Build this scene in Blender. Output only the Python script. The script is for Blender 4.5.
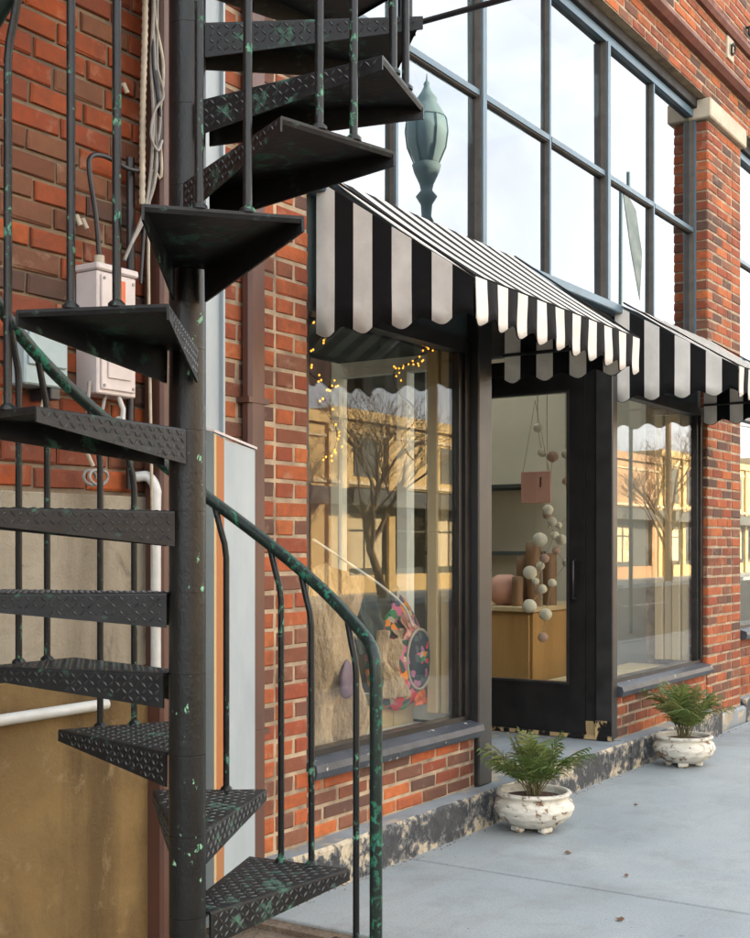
import bpy, math, random
from mathutils import Vector, Matrix
R = math.radians
random.seed(7)
for o in list(bpy.data.objects): bpy.data.objects.remove(o)
sc = bpy.context.scene
col = sc.collection

# ------------------------------------------------------------------ camera
EYE, DIST = 1.275, 2.758
cd = bpy.data.cameras.new('camera'); cam = bpy.data.objects.new('camera', cd); col.objects.link(cam)
cd.sensor_fit = 'HORIZONTAL'; cd.sensor_width = 36; cd.lens = 1230 / 750 * 36
cd.shift_y = (548 - 469) / 750; cd.clip_start = .05; cd.clip_end = 900
cam.location = (0, -DIST, EYE); cam.rotation_euler = (R(90), 0, R(-56.536))
sc.camera = cam
# ------------------------------------------------------------------ world, sun, exposure
SUN_EL, SUN_AZ = 21.0, 24.0           # sun stands behind the shop, so the street front is in open shade
w = bpy.data.worlds.new('World'); sc.world = w; w.use_nodes = True
nt = w.node_tree; nt.nodes.clear()
out = nt.nodes.new('ShaderNodeOutputWorld'); bg = nt.nodes.new('ShaderNodeBackground')
sky = nt.nodes.new('ShaderNodeTexSky'); sky.sky_type = 'NISHITA'; sky.sun_disc = False
sky.sun_elevation = R(SUN_EL); sky.sun_rotation = R(SUN_AZ); sky.dust_density = 3.0; sky.ozone_density = 1.2
hs = nt.nodes.new('ShaderNodeHueSaturation'); hs.inputs['Saturation'].default_value = .26; hs.inputs['Value'].default_value = 1.0
wtc = nt.nodes.new('ShaderNodeTexCoord'); wmp = nt.nodes.new('ShaderNodeMapping'); wmp.inputs['Scale'].default_value = (1, 1, 2.6)
wno = nt.nodes.new('ShaderNodeTexNoise'); wno.inputs['Scale'].default_value = 2.6; wno.inputs['Detail'].default_value = 7; wno.inputs['Roughness'].default_value = .55; wno.inputs['Distortion'].default_value = .6
wra = nt.nodes.new('ShaderNodeMapRange'); wra.inputs['From Min'].default_value = .4; wra.inputs['From Max'].default_value = .68; wra.inputs['To Min'].default_value = 0; wra.inputs['To Max'].default_value = .75
wmx = nt.nodes.new('ShaderNodeMix'); wmx.data_type = 'RGBA'; wmx.inputs[7].default_value = (4.6, 4.5, 4.35, 1)   # cloud layer over the clear sky
nt.links.new(wtc.outputs['Generated'], wmp.inputs[0]); nt.links.new(wmp.outputs[0], wno.inputs['Vector']); nt.links.new(wno.outputs['Fac'], wra.inputs[0]); nt.links.new(wra.outputs[0], wmx.inputs[0])
nt.links.new(sky.outputs[0], hs.inputs['Color']); nt.links.new(hs.outputs[0], wmx.inputs[6]); nt.links.new(wmx.outputs[2], bg.inputs[0]); nt.links.new(bg.outputs[0], out.inputs[0])
bg.inputs[1].default_value = .15
sd = bpy.data.lights.new('sun', 'SUN'); sd.energy = 5.0; sd.angle = R(.6); sd.color = (1, .78, .5)
so = bpy.data.objects.new('sun', sd); col.objects.link(so)
to_sun = Vector((math.sin(R(SUN_AZ)) * math.cos(R(SUN_EL)), math.cos(R(SUN_AZ)) * math.cos(R(SUN_EL)), math.sin(R(SUN_EL))))
so.rotation_euler = to_sun.to_track_quat('Z', 'Y').to_euler(); so.location = (6, 20, 15)
sc.view_settings.view_transform = 'Standard'; sc.view_settings.look = 'None'; sc.view_settings.gamma = 1
sc.view_settings.exposure = 2.82
sc.render.engine = 'CYCLES'
sc.cycles.use_denoising = True
sc.cycles.max_bounces = 10; sc.cycles.diffuse_bounces = 5; sc.cycles.glossy_bounces = 5
sc.cycles.transparent_max_bounces = 16; sc.cycles.caustics_reflective = False; sc.cycles.caustics_refractive = False
sc.cycles.sample_clamp_indirect = 6

# ------------------------------------------------------------------ materials
class NT:
    def __init__(s, name):
        s.m = bpy.data.materials.new(name); s.m.use_nodes = True; s.t = s.m.node_tree
        s.b = s.t.nodes['Principled BSDF']; s.out = s.t.nodes['Material Output']
    def n(s, k, **kw):
        x = s.t.nodes.new('ShaderNode' + k)
        for a, v in kw.items(): setattr(x, a, v)
        return x
    def l(s, a, b): s.t.links.new(a, b)
    def tc(s, scale=(1, 1, 1), space='Object'):
        t = s.n('TexCoord'); m = s.n('Mapping'); m.inputs['Scale'].default_value = scale
        s.l(t.outputs[space], m.inputs[0]); return m.outputs[0]
    def noise(s, scale, detail=5, rough=.6, vec=None, dist=0):
        x = s.n('TexNoise'); x.inputs['Scale'].default_value = scale; x.inputs['Detail'].default_value = detail
        x.inputs['Roughness'].default_value = rough; x.inputs['Distortion'].default_value = dist
        s.l(vec if vec is not None else s.tc(), x.inputs['Vector']); return x.outputs['Fac']
    def ramp(s, fac, stops, interp='LINEAR'):
        x = s.n('ValToRGB'); x.color_ramp.interpolation = interp
        e = x.color_ramp.elements
        while len(e) < len(stops): e.new(.5)
        for i, (p, c) in enumerate(stops):
            e[i].position = p; e[i].color = (c, c, c, 1) if isinstance(c, (int, float)) else (*c, 1)
        s.l(fac, x.inputs[0]); return x.outputs[0]
    def mix(s, fac, a, b, mode='MIX'):
        x = s.n('Mix', data_type='RGBA', blend_type=mode)
        for v, i in ((fac, 0), (a, 6), (b, 7)):
            if isinstance(v, (int, float)): x.inputs[i].default_value = v
            elif isinstance(v, tuple): x.inputs[i].default_value = (*v, 1)
            else: s.l(v, x.inputs[i])
        return x.outputs[2]
    def math(s, op, a, b=0.0):
        x = s.n('Math', operation=op)
        for i, v in enumerate((a, b)):
            if isinstance(v, (int, float)): x.inputs[i].default_value = v
            else: s.l(v, x.inputs[i])
        return x.outputs[0]
    def bump(s, h, strength=.3, dist=.01):
        x = s.n('Bump'); x.inputs['Strength'].default_value = strength; x.inputs['Distance'].default_value = dist
        s.l(h, x.inputs['Height']); s.l(x.outputs[0], s.b.inputs['Normal'])
    def set(s, color=None, rough=.6, metal=0, spec=.5):
        if color is not None:
            if isinstance(color, tuple): s.b.inputs['Base Color'].default_value = (*color, 1)
            else: s.l(color, s.b.inputs['Base Color'])
        if isinstance(rough, (int, float)): s.b.inputs['Roughness'].default_value = rough
        else: s.l(rough, s.b.inputs['Roughness'])
        s.b.inputs['Metallic'].default_value = metal; s.b.inputs['Specular IOR Level'].default_value = spec
        return s.m

def plain(name, c1, c2=None, scale=12, rough=.6, bump=.1, metal=0, stretch=(1, 1, 1), bdist=.004, spec=.5):
    t = NT(name); c2 = c2 or tuple(v * .7 for v in c1)
    v = t.tc(stretch); n = t.noise(scale, 6, .62, v)
    t.bump(t.noise(scale * 6, 3, .6, v), bump, bdist)
    r = t.ramp(n, [(.3, rough * .8), (.7, min(1, rough * 1.15))])
    return t.set(t.mix(t.ramp(n, [(.35, 0.), (.68, 1.)]), c1, c2), r, metal, spec)

def chipped(name, paint, under, scale, lo, hi, rough=.45, stretch=(1, 1, 1), paint2=None, under2=None, bump=.5, mask=None):
    """old paint with patches worn through to what lies beneath"""
    t = NT(name); v = t.tc(stretch)
    n = t.noise(scale, 7, .65, v, .4); big = t.noise(scale * .22, 3, .5, v)
    f = t.ramp(t.math('MULTIPLY', n, t.math('ADD', big, .5)), [(lo, 0.), (hi, 1.)])
    a = t.mix(t.ramp(t.noise(scale * .5, 4, .6, v), [(.35, 0.), (.65, 1.)]), paint, paint2 or tuple(x * .65 for x in paint))
    b = t.mix(t.ramp(t.noise(scale * .8, 4, .6, v), [(.35, 0.), (.65, 1.)]), under, under2 or tuple(x * .6 for x in under))
    t.bump(t.math('SUBTRACT', t.noise(scale * 3, 3, .6, v), f), bump, .003)
    return t.set(t.mix(f, a, b), t.ramp(f, [(0, rough), (1, .8)]), 0, .28)

def brick_mat(name, stops):
    t = NT(name)
    oi = t.n('ObjectInfo'); ge = t.n('NewGeometry')
    r = t.math('FRACT', t.math('ADD', oi.outputs['Random'], ge.outputs['Random Per Island']))
    c = t.ramp(r, stops, 'CONSTANT')
    vec = t.n('VectorMath', operation='ADD'); tcn = t.n('TexCoord')
    t.l(ge.outputs['Position'], vec.inputs[0])
    cmb = t.n('CombineXYZ'); t.l(t.math('MULTIPLY', r, 37.0), cmb.inputs[0]); t.l(cmb.outputs[0], vec.inputs[1])
    v = vec.outputs[0]
    n = t.noise(28, 6, .65, v)
    c = t.mix(t.ramp(n, [(.3, .0), (.72, .55)]), c, (.13, .05, .03))
    c = t.mix(t.ramp(t.noise(1.7, 6, .7, ge.outputs['Position'], .8), [(.44, 0.), (.7, .7)]), c, (.055, .033, .026))
    c = t.mix(t.ramp(t.noise(9, 5, .6, v), [(.58, 0.), (.75, .38)]), c, (.5, .36, .25))
    t.bump(t.noise(95, 5, .7, v), .55, .004)
    return t.set(c, .85, 0, .25)

M = {}
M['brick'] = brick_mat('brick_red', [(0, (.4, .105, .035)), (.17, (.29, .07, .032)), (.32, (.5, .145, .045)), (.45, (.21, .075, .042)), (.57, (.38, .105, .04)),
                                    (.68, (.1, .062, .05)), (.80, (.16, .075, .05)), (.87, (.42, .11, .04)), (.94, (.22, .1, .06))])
M['brick_left'] = brick_mat('brick_dark_red', [(0, (.33, .07, .019)), (.15, (.22, .055, .026)), (.3, (.44, .1, .021)), (.42, (.15, .06, .032)), (.55, (.27, .056, .02)),  # reds darkened to put the side wall's dimmer light into the colour
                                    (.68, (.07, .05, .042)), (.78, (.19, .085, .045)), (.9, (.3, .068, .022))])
M['mortar'] = plain('mortar_light', (.42, .33, .22), (.16, .115, .08), 7, .95, .6)
M['mortar_dark'] = plain('mortar_dark', (.1, .075, .055), (.25, .19, .12), 7, .95, .6)
M['black'] = plain('black_paint', (.006, .006, .0065), (.012, .0115, .011), 9, .38, .12)
M['black_peel'] = chipped('black_paint_peeling', (.013, .013, .014), (.5, .36, .18), 11, .47, .5, .4, (1, 1, .5))
M['frame'] = plain('grey_blue_frame', (.065, .135, .19), (.09, .13, .155), 14, .38, .15)  # bluish tone paints the sky light onto the street-facing frame fronts
M['frame_edge'] = plain('brown_grey_frame', (.1, .085, .07), (.06, .055, .05), 14, .5, .15)  # brown copy of the frame colour, painted for its shaded side faces
M['sill'] = chipped('sill_paint', (.06, .07, .085), (.5, .48, .44), 18, .63, .67, .4, (1, 1, 1))
M['post'] = plain('grey_post_paint', (.014, .0145, .015), (.026, .026, .0255), 8, .4, .1)
def step_wear():
    t = NT('step_peeling_paint'); v = t.tc(); sp_ = t.n('SeparateXYZ'); t.l(v, sp_.inputs[0])
    e = t.math('POWER', t.math('ABSOLUTE', t.math('DIVIDE', t.math('SUBTRACT', sp_.outputs[2], .075), .09)), 2.5)
    n = t.math('MULTIPLY', t.noise(17, 9, .72, v, .3), t.math('ADD', t.noise(2.3, 3, .5, v), .5))
    h = t.math('ADD', n, t.math('MULTIPLY', e, .11))
    f = t.ramp(h, [(.575, 0.), (.6, 1.)]); f2 = t.ramp(h, [(.51, 0.), (.53, 1.)])
    c = t.mix(t.ramp(t.noise(30, 5, .7, v), [(.35, 0.), (.65, 1.)]), (.03, .034, .038), (.06, .066, .072))
    c = t.mix(f2, c, t.mix(t.noise(40, 4, .7, v), (.1, .11, .12), (.2, .205, .2)))
    c = t.mix(f, c, t.mix(t.ramp(t.noise(24, 5, .7, v), [(.35, 0.), (.65, 1.)]), (.52, .46, .34), (.3, .26, .19)))
    t.bump(t.math('SUBTRACT', t.noise(70, 4, .7, v), t.math('ADD', f, f2)), .8, .004)
    return t.set(c, .7, 0, .35)
M['step_front'] = step_wear()
M['step_top'] = chipped('step_top_grey', (.26, .3, .33), (.45, .39, .29), 7, .5, .62, .7, (1, 1, 1), (.19, .22, .24))
M['concrete'] = None
def concrete():
    t = NT('sidewalk_concrete'); v = t.tc()
    c = t.mix(t.ramp(t.noise(.9, 6, .6, v, .5), [(.3, 0.), (.7, 1.)]), (.225, .27, .295), (.325, .36, .37))
    c = t.mix(t.ramp(t.noise(2.6, 8, .72, v, .3), [(.5, 0.), (.76, .6)]), c, (.155, .155, .145))
    c = t.mix(t.ramp(t.noise(.7, 7, .75, t.tc((1, 4, 1)), 1.2), [(.55, 0.), (.62, .14), (.7, 0.)]), c, (.2, .17, .13))
    c = t.mix(t.ramp(t.noise(110, 4, .7, v), [(.5, 0.), (.72, .5)]), c, (.12, .115, .11))
    vg = t.n('TexVoronoi'); vg.inputs['Scale'].default_value = 2.3; t.l(v, vg.inputs['Vector'])
    c = t.mix(t.ramp(vg.outputs['Distance'], [(.02, .5), (.032, 0.)]), c, (.1, .1, .1))
    t.bump(t.noise(120, 4, .7, v), .4, .004)
    return t.set(c, t.ramp(t.noise(2.1, 4, .6, v), [(.35, .55), (.7, .85)]), 0, .4)
M['concrete'] = concrete()
M['dirt'] = plain('bare_earth', (.1, .07, .045), (.18, .14, .1), 9, .95, .8, bdist=.02)
def stucco(name, a, b, stain, dark):
    t = NT(name); v = t.tc(); vs = t.tc((1, 1, .5))
    c = t.mix(t.ramp(t.noise(2.2, 6, .6, v, .6), [(.35, 0.), (.68, 1.)]), a, b)
    c = t.mix(t.ramp(t.noise(4, 8, .7, vs, .3), [(.5, 0.), (.75, .8)]), c, stain)
    c = t.mix(t.ramp(t.noise(3.2, 6, .6, t.tc((1, 1, .1)), .2), [(.52, 0.), (.66, .55)]), c, tuple(x * .45 for x in stain))
    c = t.mix(t.ramp(t.noise(6, 9, .75, v, .5), [(.56, 0.), (.72, .85)]), c, dark)
    t.bump(t.math('ADD', t.noise(45, 6, .75, v), t.math('MULTIPLY', t.noise(8, 4, .6, v), 1.5)), .6, .01)
    return t.set(c, .9, 0, .25)
M['stone'] = stucco('grey_stone', (.36, .325, .25), (.26, .235, .185), (.19, .155, .1), (.06, .052, .042))
M['stucco'] = stucco('tan_stucco', (.215, .145, .06), (.15, .098, .042), (.08, .054, .03), (.29, .22, .13))
M['iron'] = chipped('stair_paint', (.007, .009, .0095), (.03, .12, .075), 55, .62, .68, .33, (1, 1, .7), (.012, .014, .015), (.12, .3, .2), .35)
M['iron_tread'] = chipped('tread_paint', (.007, .0085, .0095), (.035, .075, .06), 20, .58, .68, .5, (1, 1, 1), (.014, .016, .018), (.07, .17, .12), .35)
M['iron_rail'] = chipped('rail_paint', (.012, .02, .018), (.014, .1, .06), 62, .535, .63, .28, (1, 1, .8), (.016, .03, .026), (.03, .2, .125), .35)
M['iron_pole'] = chipped('pole_paint', (.009, .0105, .011), (.09, .34, .19), 42, .695, .715, .34, (1, 1, .6), (.014, .016, .016), (.3, .5, .34), .4)
M['lug'] = plain('worn_steel_lug', (.022, .024, .026), (.055, .058, .057), 40, .32, .1)
M['metal_grey'] = plain('galvanised_grey', (.34, .4, .43), (.27, .32, .35), 6, .5, .12, 0, (1, 1, .3))
M['metal_dark'] = plain('metal_shadow_grey', (.16, .2, .2), (.12, .14, .14), 6, .5, .12, 0, (1, 1, .3))  # shaded copy of the galvanised grey, shade painted onto the panel flange
M['rust'] = plain('rust_streak', (.38, .12, .03), (.3, .17, .08), 5, .8, .4, 0, (1, 1, .15))
M['tanpaint'] = plain('tan_streak', (.5, .36, .17), (.4, .34, .22), 5, .7, .3, 0, (1, 1, .15))
M['brown'] = plain('brown_downspout_paint', (.09, .038, .025), (.065, .03, .022), 7, .5, .15, 0, (1, 1, .4))
M['white_box'] = plain('box_enamel', (.55, .5, .49), (.46, .42, .41), 8, .45, .1)
M['blue_box'] = plain('pale_blue_box', (.32, .42, .44), (.26, .34, .36), 8, .5, .1)
M['orange'] = plain('orange_label', (.62, .12, .02), None, 8, .5, .05)
M['pvc'] = plain('white_pvc', (.55, .58, .58), (.42, .43, .4), 9, .4, .1)
M['cable_black'] = plain('black_cable', (.015, .016, .02), None, 20, .45, .1)
M['cable_grey'] = plain('grey_cable', (.3, .29, .27), (.18, .17, .15), 20, .5, .1)
M['cable_cream'] = plain('cream_cable', (.45, .4, .3), (.3, .26, .2), 20, .5, .1)
def fabric(name, c, rough=.85):
    t = NT(name); v = t.tc()
    cc = t.mix(t.ramp(t.noise(5, 5, .6, v), [(.35, 0.), (.7, 1.)]), c, tuple(x * .82 for x in c))
    cc = t.mix(t.ramp(t.noise(3.4, 7, .7, t.tc((1, 1, .5)), .6), [(.48, 0.), (.75, .4)]), cc, tuple(x * .5 + .01 for x in c))
    bh = t.math('ADD', t.math('MULTIPLY', t.noise(9, 3, .5, v), 6.0), t.noise(260, 2, .6, v)); t.bump(bh, .3, .004)
    t.set(cc, rough, 0, .2)
    tr = t.n('BsdfTranslucent'); t.l(cc, tr.inputs[0]); mx = t.n('MixShader'); mx.inputs[0].default_value = .22
    t.l(t.b.outputs[0], mx.inputs[1]); t.l(tr.outputs[0], mx.inputs[2]); t.l(mx.outputs[0], t.out.inputs[0])
    return t.m
M['aw_white'] = fabric('awning_white', (.86, .84, .78)); M['aw_black'] = fabric('awning_black', (.013, .013, .014))
M['aw_pipe'] = fabric('awning_binding', (.02, .02, .02))
def glass(name, refl, tint, wav=.0, mult=1.0):
    t = NT(name); t.t.nodes.remove(t.b)
    g = t.n('BsdfGlossy'); g.inputs['Roughness'].default_value = .0; g.inputs[0].default_value = (.97, .98, 1, 1)
    tr = t.n('BsdfTransparent'); tr.inputs[0].default_value = (*tint, 1)
    fr = t.n('LayerWeight'); fr.inputs[0].default_value = .5
    sch = t.math('ADD', t.math('MULTIPLY', t.math('POWER', fr.outputs['Facing'], 5.0), .96), .04)
    fac = t.math('MINIMUM', t.math('ADD', t.math('MULTIPLY', sch, mult), refl), .95)
    if wav:
        b = t.n('Bump'); b.inputs['Strength'].default_value = wav; b.inputs['Distance'].default_value = .01
        t.l(t.noise(1.6, 2, .5), b.inputs['Height']); t.l(b.outputs[0], g.inputs['Normal'])
    mx = t.n('MixShader'); t.l(fac, mx.inputs[0]); t.l(tr.outputs[0], mx.inputs[1]); t.l(g.outputs[0], mx.inputs[2]); t.l(mx.outputs[0], t.out.inputs[0])
    return t.m
M['glass'] = glass('shop_glass', .0, (.96, .97, .96), .008, .75)
M['glass_inner'] = glass('return_glass', .0, (.9, .93, .92))
M['glass_door'] = glass('door_glass', .0, (.94, .95, .93))
M['glass_up'] = glass('upper_glass', .22, (.16, .19, .19), .004)
M['white_trim'] = plain('white_trim', (.78, .78, .72), (.7, .7, .64), 8, .5, .08)
M['cream'] = plain('cream_casing', (.52, .41, .23), (.44, .34, .2), 8, .5, .1, 0, (1, 1, .2))
M['purple_wall'] = plain('plum_wall', (.3, .19, .17), (.26, .165, .15), 5, .8, .1)
M['sage'] = plain('sage_wall', (.62, .61, .53), (.56, .55, .47), 3, .85, .1)
M['khaki'] = plain('khaki_panel', (.58, .53, .3), (.52, .47, .26), 3, .8, .1)
M['teal'] = plain('teal_header', (.03, .045, .045), (.04, .055, .055), 5, .7, .1)
M['dark_wood'] = plain('dark_wood', (.2, .11, .05), (.14, .075, .035), 9, .6, .3, 0, (1, 1, .3))
M['wood'] = plain('oak_wood', (.42, .25, .09), (.3, .17, .06), 5, .5, .2, 0, (1, 1, .12))
M['wood_floor'] = plain('shop_floor', (.2, .13, .08), (.14, .09, .05), 5, .5, .15)
M['kraft'] = plain('kraft_paper', (.47, .35, .21), (.3, .21, .12), 9, .85, 1.0, 0, (1, 1, .4), .02)
M['plum'] = plain('plum_cloth', (.1, .06, .09), (.18, .13, .17), 10, .5, .2)
M['pink'] = plain('dusty_pink', (.52, .27, .2), (.46, .24, .18), 10, .7, .1)
M['pom_white'] = plain('cream_wool', (.92, .87, .72), (.82, .76, .6), 90, .95, 1., bdist=.006)
M['pom_pink'] = plain('blush_wool', (.62, .42, .34), (.5, .33, .26), 90, .95, 1., bdist=.006)
M['string'] = plain('jute_string', (.5, .42, .28), None, 40, .9, .2)
M['cap_stone'] = plain('capital_stone', (.5, .44, .33), (.38, .34, .26), 8, .85, .4)
M['terra'] = plain('dark_red_moulding', (.16, .05, .03), (.11, .04, .028), 9, .7, .3)
M['steel_lintel'] = plain('dark_lintel', (.007, .0065, .006), (.014, .011, .01), 9, .7, .2)  # near-black base puts the window head's deep shade into the colour
M['pot'] = chipped('whitewashed_pot', (.62, .6, .52), (.15, .07, .04), 30, .575, .61, .65, (1, 1, 1.4), (.5, .49, .43), (.3, .2, .12), .8)
M['soil'] = plain('potting_soil', (.07, .028, .015), (.12, .05, .03), 60, .95, 1., bdist=.01)
def leafmat():
    t = NT('palm_leaf'); oi = t.n('ObjectInfo')
    c = t.ramp(oi.outputs['Random'], [(0, (.07, .13, .028)), (.4, (.12, .19, .042)), (.75, (.17, .21, .055)), (1, (.28, .23, .09))])
    c = t.mix(t.ramp(t.noise(14), [(.4, 0.), (.7, .5)]), c, (.1, .11, .04))
    t.set(c, .45)
    tr = t.n('BsdfTranslucent'); t.l(c, tr.inputs[0]); mx = t.n('MixShader'); mx.inputs[0].default_value = .3
    t.l(t.b.outputs[0], mx.inputs[1]); t.l(tr.outputs[0], mx.inputs[2]); t.l(mx.outputs[0], t.out.inputs[0]); return t.m
M['leaf'] = leafmat()
M['stem'] = plain('palm_stem', (.1, .12, .04), (.12, .08, .04), 30, .6, .2)
M['dry_leaf'] = plain('dry_leaf', (.12, .06, .03), None, 30, .8, .2)
M['asphalt'] = plain('asphalt', (.05, .05, .052), (.065, .064, .062), 3, .9, .5)
M['paint_white'] = plain('road_paint', (.6, .6, .57), (.4, .4, .38), 6, .7, .2)
M['gold_wall'] = plain('buff_brick_far', (.56, .4, .18), (.46, .33, .15), 2, .85, .3)
M['red_wall'] = plain('red_brick_far', (.4, .24, .12), (.32, .19, .1), 2, .85, .3)
M['pale_wall'] = plain('cream_render_far', (.6, .5, .33), (.52, .43, .28), 2, .85, .3)
M['dark_shop'] = plain('dark_shopfront', (.04, .045, .04), (.06, .065, .06), 2, .5, .1)
M['lamp_green'] = plain('lamp_post_green', (.07, .125, .15), (.085, .14, .165), 6, .95, .1)  # lightened base stands in for a fainter reflection of the lamp
M['lamp_glass'] = plain('lamp_globe', (.11, .18, .21), (.09, .16, .19), 4, .9, .05)  # globe tone lightened too, to soften its reflection
M['bark'] = plain('bark', (.16, .11, .07), (.1, .07, .045), 8, .9, .6)
M['flag'] = plain('faded_flag', (.05, .075, .09), (.04, .065, .08), 5, .9)  # lightened base stands in for the faint reflected cloth
M['wood_pole'] = plain('utility_pole_wood', (.15, .1, .06), (.1, .07, .045), 6, .9, .4)
def emit(name, c, s):
    t = NT(name); t.b.inputs['Emission Color'].default_value = (*c, 1); t.b.inputs['Emission Strength'].default_value = s
    return t.set(c, .4)
M['bulb'] = emit('fairy_bulb', (1, .38, .04), .38)
def bagmat():
    t = NT('patchwork_cloth'); v = t.tc()
    vo = t.n('TexVoronoi'); vo.inputs['Scale'].default_value = 30; t.l(v, vo.inputs['Vector'])
    sp = t.n('SeparateColor'); t.l(vo.outputs['Color'], sp.inputs[0])
    c = t.ramp(sp.outputs[0], [(0, (.03, .07, .05)), (.15, (.5, .03, .04)), (.32, (.05, .2, .08)), (.47, (.45, .12, .2)), (.62, (.62, .2, .02)), (.76, (.04, .05, .09)), (.88, (.4, .33, .22))], 'CONSTANT')
    t.bump(t.noise(30), .3, .01)
    return t.set(c, .85)
M['bag'] = bagmat()
M['bag_dark'] = plain('dark_green_cloth', (.035, .05, .045), (.05, .065, .06), 9, .85, .3)
M['bag_grey'] = plain('oat_cloth', (.34, .3, .23), (.26, .22, .17), 9, .85, .3)
def medallion():
    t = NT('embroidered_medallion'); v = t.tc()
    vo = t.n('TexVoronoi'); vo.inputs['Scale'].default_value = 38; t.l(v, vo.inputs['Vector'])
    sp = t.n('SeparateColor'); t.l(vo.outputs['Color'], sp.inputs[0])
    c = t.ramp(sp.outputs[1], [(0, (.03, .035, .045)), (.45, (.06, .09, .09)), (.6, (.5, .05, .06)), (.7, (.03, .04, .05)), (.85, (.3, .12, .2)), (.93, (.1, .2, .14))], 'CONSTANT')
    return t.set(c, .85)
M['medallion'] = medallion()

# ------------------------------------------------------------------ mesh helpers
WPOS = {}
class MB:
    def __init__(s): s.v = []; s.f = []; s.mi = []; s.cur = 0; s.sm = []; s.smooth = False
    def add(s, vs, fs):
        b = len(s.v); s.v += [tuple(p) for p in vs]
        for f in fs: s.f.append([b + i for i in f]); s.mi.append(s.cur); s.sm.append(s.smooth)
    def box(s, x0, x1, y0, y1, z0, z1, m=None, jit=0):
        if m is not None: s.cur = m
        j = lambda: random.uniform(-jit, jit)
        vs = [(x + j(), y + j(), z + j()) for z in (z0, z1) for x, y in ((x0, y0), (x1, y0), (x1, y1), (x0, y1))]
        s.add(vs, [(3, 2, 1, 0), (4, 5, 6, 7), (0, 1, 5, 4), (1, 2, 6, 5), (2, 3, 7, 6), (3, 0, 4, 7)]); return s
    def cbox(s, x0, x1, y0, y1, z0, z1, c=.004, m=None):
        """box with chamfered edges all round its street-side and top edges (rounded look)"""
        if m is not None: s.cur = m
        vs = []
        for z, k in ((z0, c), (z0 + c, 0), (z1 - c, 0), (z1, c)):
            a, b, d, e = x0 + k, x1 - k, y0 + k, y1 - k
            q = 0 if k else c
            vs += [(a + q, d, z), (b - q, d, z), (b, d + q, z), (b, e - q, z), (b - q, e, z), (a + q, e, z), (a, e - q, z), (a, d + q, z)]
        fs = [tuple(range(7, -1, -1)), tuple(range(24, 32))]
        for r in range(3):
            for i in range(8): fs.append((r * 8 + i, r * 8 + (i + 1) % 8, r * 8 + 8 + (i + 1) % 8, r * 8 + 8 + i))
        s.add(vs, fs); return s
    def tube(s, pts, r, n=8, m=None, cap=True, smooth=True):
        if m is not None: s.cur = m
        old = s.smooth; s.smooth = smooth
        pts = [Vector(p) for p in pts]; rs = r if isinstance(r, (list, tuple)) else [r] * len(pts)
        up = None; vs = []
        for i, p in enumerate(pts):
            d = (pts[min(i + 1, len(pts) - 1)] - pts[max(i - 1, 0)]).normalized()
            if up is None:
                up = Vector((0, 0, 1)) if abs(d.z) < .9 else Vector((1, 0, 0))
            a = d.cross(up).normalized(); up = a.cross(d).normalized()
            for k in range(n):
                t = 2 * math.pi * k / n
                vs.append(p + (a * math.cos(t) + up * math.sin(t)) * rs[i])
        fs = []
        for i in range(len(pts) - 1):
            for k in range(n): fs.append((i * n + k, i * n + (k + 1) % n, (i + 1) * n + (k + 1) % n, (i + 1) * n + k))
        b = len(s.v); s.add(vs, fs); s.smooth = False
        if cap:
            s.add(vs[:n], [tuple(range(n - 1, -1, -1))]); s.add(vs[-n:], [tuple(range(n))])
        s.smooth = old; return s
    def lathe(s, prof, c=(0, 0, 0), n=24, m=None, fn=None, smooth=True):
        if m is not None: s.cur = m
        old = s.smooth; s.smooth = smooth; vs = []
        for r, z in prof:
            for k in range(n):
                t = 2 * math.pi * k / n; rr = r * (fn(t, z) if fn else 1)
                vs.append((c[0] + rr * math.cos(t), c[1] + rr * math.sin(t), c[2] + z))
        fs = [(i * n + k, i * n + (k + 1) % n, (i + 1) * n + (k + 1) % n, (i + 1) * n + k) for i in range(len(prof) - 1) for k in range(n)]
        b = len(s.v); s.add(vs, fs); s.smooth = False
        s.add(vs[:n], [tuple(range(n - 1, -1, -1))]); s.add(vs[-n:], [tuple(range(n))])
        s.smooth = old; return s
    def prism(s, poly, ext, m=None):
        """poly: closed 3d outline, ext: extrusion vector"""
        if m is not None: s.cur = m
        n = len(poly); e = Vector(ext)
        vs = [Vector(p) for p in poly] + [Vector(p) + e for p in poly]
        fs = [tuple(range(n)), tuple(range(2 * n - 1, n - 1, -1))] + [(i, i + n, (i + 1) % n + n, (i + 1) % n) for i in range(n)]
        s.add(vs, fs); return s
    def mesh(s, name, mats):
        me = bpy.data.meshes.new(name); me.from_pydata(s.v, [], s.f)
        for k in (mats if isinstance(mats, (list, tuple)) else [mats]): me.materials.append(M[k] if isinstance(k, str) else k)
        me.polygons.foreach_set('material_index', s.mi); me.polygons.foreach_set('use_smooth', s.sm)
        me.update(); return me
    def build(s, name, mats, parent=None, loc=None):
        """verts in world coordinates (or local ones when loc is given)"""
        return link(name, s.mesh(name, mats), parent, loc)
def link(name, me, parent=None, loc=None, wloc=(0, 0, 0)):
    o = bpy.data.objects.new(name, me); col.objects.link(o)
    if parent is not None:
        o.parent = parent
        if loc is None: o.location = Vector(wloc) - WPOS[parent.name]
        else: o.location = loc
        WPOS[o.name] = WPOS[parent.name] + o.location
    else:
        o.location = loc if loc is not None else wloc; WPOS[o.name] = Vector(o.location)
    return o
def empty(name, loc):
    o = bpy.data.objects.new(name, None); col.objects.link(o); o.location = loc; o.empty_display_size = .2
    WPOS[o.name] = Vector(loc); return o
def tag(o, label=None, cat=None, group=None, kind=None):
    for k, v in (('label', label), ('category', cat), ('group', group), ('kind', kind)):
        if v: o[k] = v
    return o
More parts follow.
